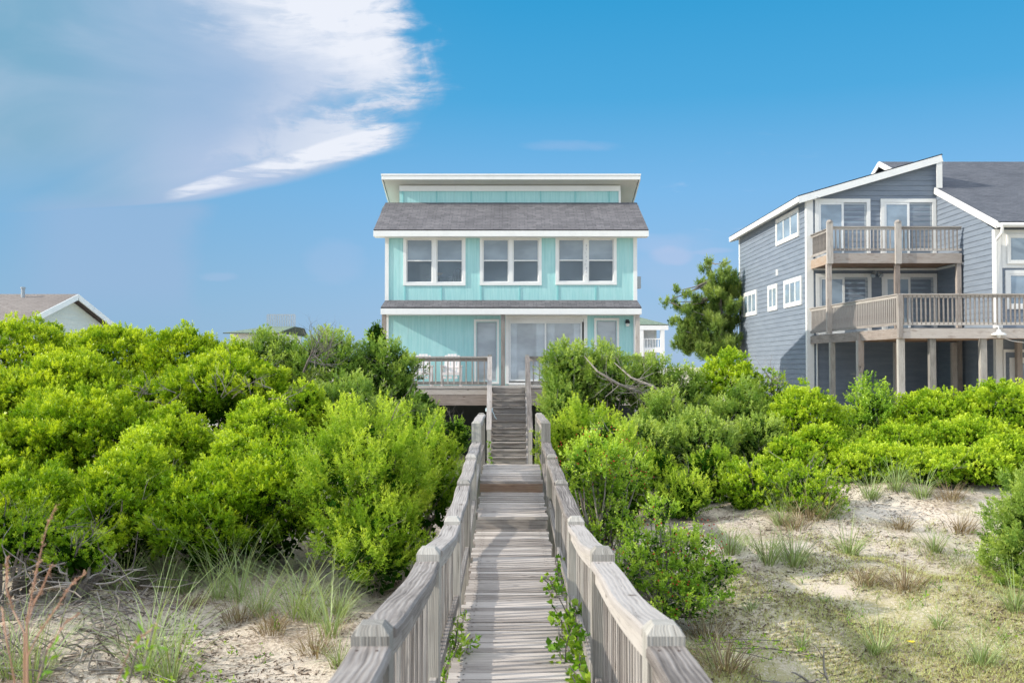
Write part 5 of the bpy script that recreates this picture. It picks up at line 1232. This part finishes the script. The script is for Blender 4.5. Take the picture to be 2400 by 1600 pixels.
for px, py, s, lab in ((1878,1372,.9,'small bright seedling in the bare lower sand'),(2168,1420,.9,'seedling cluster in the lower right turf'),(2205,1385,.8,'seedling right of the yellow flower'),(2290,1375,.8,'darker seedling near the right edge'),(1800,1410,.7,'seedling right of the spreading holly'),
    (2010,1290,.7,'seedling beside the central tuft'),(650,1480,1.0,'bright seedling in front of the dense beach grass'),(530,1545,.8,'seedling in the left sand near the bottom'),(610,1560,.9,'seedling between the left sand and the railing'),(430,1540,1.0,'leafy seedling beside the creeper'),(380,1470,.8,'seedling on the bare left sand'),(455,1500,.9,'seedling at the right end of the creeper'),(1850,1325,.7,'seedling by the thick grey-green clump'),(1990,1470,.7,'seedling in the lower turf'),(2240,1300,.7,'seedling at the right of the sand'),(2350,1500,.9,'seedling near the bottom right corner')):
    Y = 5.0
    while Y < 30 and at(px, py, Y).z > ground(at(px, py, Y).x, Y): Y += .05
    p = at(px, py, Y); z = ground(p.x, Y)
    leafy('seedling', lab, 'seedling', [[(p.x,Y,z-.02),(p.x+R.gauss(0,.03),Y,z+.10*s),(p.x+R.gauss(0,.05),Y,z+.22*s)],[(p.x,Y,z),(p.x+R.gauss(0,.1),Y+R.gauss(0,.05),z+.12*s)]], L=.055*s, W=.025*s, k=3, rad=.05, group='seedlings on the sand', stem=.003)
def flower():
    p = at(2134,1400,10.2); z = ground(p.x, 10.2); r = empty('flower', (p.x,10.2,z), 'single small yellow flower in the lower right turf', 'flower'); b = MB(); b.tube([(p.x,10.2,z),(p.x,10.2,z+.12)], .003, 4); build('stem', b, 'bark', r)
    b = MB()
    for k in range(9): a = k*2*math.pi/9; q = Vector((p.x,10.2,z+.13)); d = Vector((math.cos(a),math.sin(a),.25)); s = Vector((-d.y,d.x,0)); b.quad([q, q+d*.025-s*.010, q+d*.05, q+d*.025+s*.010])
    build('petals', b, 'bloom', r)
flower()
def roots():
    r = empty('root_tangle', (-4.6,10.3,ground(-4.6,10.3)), 'tangle of bare grey roots and stems spilling down the dune at the lower left', 'roots'); b = MB()
    for k in range(210):
        x = R.uniform(-5.9,-3.8); y = R.uniform(9.6,11.7); g = ground(x, y); h = max(.02, .70*(1-abs(x+5.4)/2.0)*min(1, (y-9.4)/1.2))*R.random(); a = R.uniform(0,6.28); p = Vector((x,y,g+h)); pts = [p]; d = Vector((math.cos(a), math.sin(a)*.6, R.uniform(-.2,.5)))
        for i in range(5): d = (d+Vector((R.gauss(0,.45),R.gauss(0,.3),R.gauss(-.12,.3)))).normalized(); q = pts[-1]+d*R.uniform(.08,.2); q.z = max(q.z, ground(q.x,q.y)+.006); pts.append(q)
        b.tube(pts, [.009,.009,.008,.007,.005,.002], 4)
    build('roots', b, 'bark', r)
    b = MB(); p = Vector((1.95+.75, 9.6, 0)); p.z = ground(p.x, p.y)
    for k in range(8): branch(b, p+Vector((R.gauss(0,.12),R.gauss(0,.1),.02)), Vector((R.gauss(0,1),R.gauss(-.3,.6),R.uniform(0,.6))), .4, .016, 1, .6, -.2, 5, 2)
    build('driftwood', b, 'bark', None, label='small piece of bleached branching driftwood on the sand outside the near right railing', cat='driftwood')
roots()
def foreground():
    Y = 3.0; q = lambda c, r, dy=0: at(c/2.613, 1000+r/2.613, Y+dy); G = 'rusty dry stems in the left foreground'
    SS = [([(170,1560),(165,1180),(230,850),(290,600),(345,480)], 'tallest rusty dry stem in the left foreground'), ([(170,1400),(240,1260),(330,1130),(440,960),(530,890)], 'rusty stem leaning right in the left foreground'),
          ([(150,1260),(80,1120),(40,990),(42,800)], 'rusty stem at the left edge of the photo'), ([(165,1220),(200,1100),(270,960),(312,850)], 'short rusty stem beside the tallest one'),
          ([(230,1560),(290,1360),(400,1200),(490,1135)], 'low rusty stem leaning right near the bottom left'), ([(90,1560),(40,1300),(10,1100)], 'lowest rusty stem in the bottom left corner'), ([(700,1600),(800,1350),(870,1280),(950,1220)], 'lone rusty stem at the bottom edge left of the railing')]
    for P, lab in SS:
        pts = [q(c, r, R.uniform(-.05,.05)) for c, r in P]; base = pts[0]; low = Vector((base.x-.02, base.y+.05, ground(base.x, base.y))); pts = [low]+pts
        r = empty('dry_stem', low, lab, 'dry stem', G); b = MB(); b.tube(pts, [.003]+[.003-.0004*i for i in range(len(pts)-1)], 6); build('stalk', b, 'redtwig', r)
        T, A = [], []
        for a, c in zip(pts[2:], pts[3:]):
            n = int((c-a).length/.007); d = (c-a).normalized()
            for i in range(n): T.append(tuple(a.lerp(c, R.random())+Vector((R.gauss(0,.003),R.gauss(0,.003),0)))); A.append(tuple((d+Vector((R.gauss(0,.4),R.gauss(0,.4),R.gauss(0,.3)))).normalized()))
        qd, t = leaf_quads(np.array(T), np.array(A), np.full(len(T), .5), 2, .013, .004, .004, .6); npmesh('husks', qd-np.array(low), len(t), t, 'redtwig', r)
    for px, py, lab in ((90,1560,'blurred bright leafy sprig in the bottom left corner'),(300,1560,'blurred bright leafy sprig at the bottom edge left of the lone stem'),(340,1500,'blurred leafy shoot beside the lone rusty stem')):
        p = at(px, py, 2.9); leafy('leafy_sprig', lab, 'sprig', [[(p.x,2.9,ground(p.x,2.9)),(p.x-.01,2.9,p.z-.1),(p.x+.02,2.88,p.z),(p.x+.04,2.86,p.z+.06)]], L=.045, W=.014, k=3, rad=.02, m='vine', group='leafy sprigs in the left foreground', stem=.003)
foreground()

# ------------------------------------------------------------------ light, sky, camera
SD = Vector((5.8, 1.15, -2.95)).normalized()
sun = bpy.data.lights.new('sun', 'SUN'); sun.energy = 5.0; sun.angle = math.radians(.6); sun.color = (1, .92, .80)
so = bpy.data.objects.new('sun', sun); C.objects.link(so); so.rotation_euler = SD.to_track_quat('-Z', 'Y').to_euler(); so.location = (-40, -10, 30)
EL = math.asin(-SD.z); AZ = math.atan2(-SD.x, -SD.y)
wd = bpy.data.worlds.new("World"); sc.world = wd; wd.use_nodes = True; nt = wd.node_tree; nt.nodes.clear()
tc = nt.nodes.new('ShaderNodeTexCoord'); gen = tc.outputs['Generated']
sky = nt.nodes.new('ShaderNodeTexSky'); sky.sky_type = 'NISHITA'; sky.sun_disc = False; sky.sun_elevation = EL; sky.sun_rotation = AZ; sky.ozone_density = 2.0; sky.dust_density = .6
dx, dy, dz = sep(nt, gen)
yy = dy.m('MAXIMUM', .05); u = dx/yy; v = dz/yy
lo = dz.m('MAXIMUM', 0.0)
# clear-sky colour graded toward the deep azure of the day, over the Nishita sky
base = mix(nt, 1.0, sky.outputs[0], (.10,.10,.10), 'MULTIPLY')
grad = ramp(nt, lo*2.0, [(0,(.37,.55,.80)),(.17,(.30,.54,.84)),(.34,(.20,.51,.88)),(.52,(.065,.42,.79)),(.72,(.018,.36,.72)),(1,(.02,.25,.60))])
left = (u*-1.0).step(-.02, .45)
grad = mix(nt, left*(1.0-lo.step(.0, .06)*.0)*.45, grad, (.16,.40,.62))
col = mix(nt, .86, base, grad)
# the big anvil cloud
fc = nt.nodes.new('ShaderNodeFloatCurve'); nt.links.new((v*2.0).m('MINIMUM', 1.0).s, fc.inputs['Value'])
cpts = [(.0,-.7),(.140,-.62),(.157,-.45),(.1635,-.345),(.168,-.30),(.176,-.262),(.187,-.21),(.200,-.165),(.215,-.130),(.226,-.105),(.245,-.090),(.262,-.080),(.280,-.070),(.300,-.064),(.321,-.073),(.345,-.088),(.368,-.107),(.5,-.2)]
cm = fc.mapping.curves[0]
while len(cm.points) < len(cpts): cm.points.new(.5, .5)
for i, (a, b) in enumerate(cpts): cm.points[i].location = (a*2, b+.7)
fc.mapping.update()
for pnt in cm.points: pnt.handle_type = 'AUTO'
edge = NV(nt, fc.outputs[0])-.7
uv = comb(nt, u, v, 0.0)
wq = noise(nt, mapping(nt, uv, (5,7,1), (0,0,.5)), 1.0, 2, .5)
fib = noise(nt, mapping(nt, comb(nt, u+(wq-.5)*.08, v+(wq-.5)*.05, 0.0), (6,22,1), (0,0,.42)), 1.6, 8, .62, .5)
puff = noise(nt, mapping(nt, uv, (13,17,1), (0,0,.35)), 1.2, 8, .6, .45)
soft = noise(nt, mapping(nt, uv, (3,4,1)), 1.0, 3, .5)
upper = v.step(.20, .26)
d = edge-u+(fib-.5)*(.02+upper*.06)+(puff-.5)*(.008+upper*.055)
body = d.step(-.006, .035)
thin = (u*-1.0).step(.56, .34).m('MAXIMUM', v.step(.14, .24))         # fades out to the lower left
body = body*thin
inner_c = mix(nt, soft.step(.3, .7), (.32,.48,.70), (.46,.57,.78))
inner_c = mix(nt, (u*-1.0).step(.28, .52), inner_c, (.21,.43,.60))
bil = noise(nt, mapping(nt, uv, (3.2,6,1), (0,0,.4), (2,.7,0)), 1.3, 6, .5, .6)
inner_c = mix(nt, bil.step(.40,.68)*.45, inner_c, (.55,.64,.80))
dd = d.m('MAXIMUM', 0.0)
hi = v.step(.18,.23)
rim = dd.step(.23, .05)*dd.step(.0, .05)*hi*(.22+(puff*.5+fib*.5).step(.43,.58)*.78)
tu, tv = (u+.185+(v-.37)*.6)/.115, (v-.375)/.085
core = (tu*tu+tv*tv*1.25+(fib-.5)*3.0+(puff-.5)*2.2).step(2.1, -.2)
fine0 = noise(nt, mapping(nt, comb(nt, u, v+(wq-.5)*.06, 0.0), (7,60,1), (0,0,.26)), 1.6, 7, .65, .3)
th = (u+.37)*.045+.004
strip = (v-.1700-(u+.339)*.238-th*.7+(fib-.5)*.012)/th.m('MAXIMUM', .003)
strip = (strip*strip).step(1.6, .1)*(u.step(-.355,-.325))*(u.step(-.08,-.14))*(.15+fine0.step(.36,.60)*.85)
core = core*dd.step(.008,.055)
fine = noise(nt, mapping(nt, comb(nt, u+(puff-.5)*.05, v+(wq-.5)*.05, 0.0), (9,40,1), (0,0,.5)), 1.8, 8, .65, .6)
feath = (fine*.45+fib*.3+puff*.25)
white = (rim*.72+core*(.42+feath.step(.36,.60)*.6)+strip*.85).m('MINIMUM', 1.0)
open_ = (1.0-dd.step(.05,.17))*hi*(1.0-core)
ccol = mix(nt, white, inner_c, (.84,.88,.97))
alpha = (body*(.90+(soft-.5)*.2)*(1.0-open_*(1.0-feath.step(.40,.60))*.85)+body*white*.6+strip*.3).m('MINIMUM', 1.0)*dy.step(.02, .12)
col = mix(nt, alpha, col, ccol)
# faint second bank below and small wisps near the horizon
bank = noise(nt, mapping(nt, uv, (4,7,1), (0,0,0), (3.1,1.7,0)), 1.0, 6, .55)
b2 = (u*-1.0-.32+(bank-.5)*.16).step(-.02, .02)*(v.step(.178,.155))*(v.step(.02,.09))*(u.step(-.53,-.44))
col = mix(nt, b2*.6, col, (.34,.49,.72))
wisp = noise(nt, mapping(nt, uv, (6,26,1), (0,0,.06), (1.3,0,0)), 1.3, 7, .6, .3).step(.60, .78)*v.step(.03,.06)*v.step(.26,.20)*u.step(-.1,.08)
col = mix(nt, wisp*.35*u.step(.4,.2), col, (.70,.74,.90))
for cu, cv, su, sv, o in ((.158,.112,.020,.009,.45),(.135,.125,.04,.010,.2),(-.18,.105,.028,.022,.16),(-.297,.090,.018,.005,.22),(.065,.222,.05,.006,.25),(.2,.115,.02,.003,.3),(.165,.1,.05,.03,.18)):
    a, b = (u-cu+(bank-.5)*.02)/su, (v-cv+(puff-.5)*.012)/sv
    col = mix(nt, (a*a+b*b+(fib-.5)*2.5+(bank-.5)*2).step(1.5, .0)*o*.8*dy.step(.02,.1), col, (.55,.60,.82))
# horizon haze, ground side, and unseen fill light, added with patchy cover behind the camera and overhead
back = (dy*-1.0).step(-.10, .55); fill_cover = noise(nt, gen, 2.2, 5, .6).step(.35, .6)
col = mix(nt, ((back*.62).m('MAXIMUM', lo.step(.45, .9)))*(.45+fill_cover*.55), col, (1.78,1.84,1.95))
col = mix(nt, dz.step(.0, -.05), col, (.34,.33,.30))
bg = nt.nodes.new('ShaderNodeBackground'); nt.links.new(col, bg.inputs[0]); bg.inputs[1].default_value = 1.0
wo = nt.nodes.new('ShaderNodeOutputWorld'); nt.links.new(bg.outputs[0], wo.inputs[0])
wd.cycles.sampling_method = 'AUTOMATIC'

cam = bpy.data.cameras.new('camera'); co = bpy.data.objects.new('camera', cam); C.objects.link(co); sc.camera = co
cam.lens = 35; cam.sensor_width = 36; cam.clip_start = .05; cam.clip_end = 5000
co.location = (0,0,0); co.rotation_euler = (math.pi/2+PITCH, 0, 0)
cam.dof.use_dof = True; cam.dof.focus_distance = 13; cam.dof.aperture_fstop = 4.0
sc.render.engine = 'CYCLES'; sc.cycles.use_denoising = True
sc.cycles.max_bounces = 6; sc.cycles.transparent_max_bounces = 6; sc.cycles.diffuse_bounces = 3; sc.cycles.glossy_bounces = 2; sc.cycles.transmission_bounces = 2
sc.cycles.use_adaptive_sampling = True; sc.cycles.adaptive_threshold = .02
sc.view_settings.view_transform = 'Standard'; sc.view_settings.look = 'None'; sc.view_settings.exposure = 0
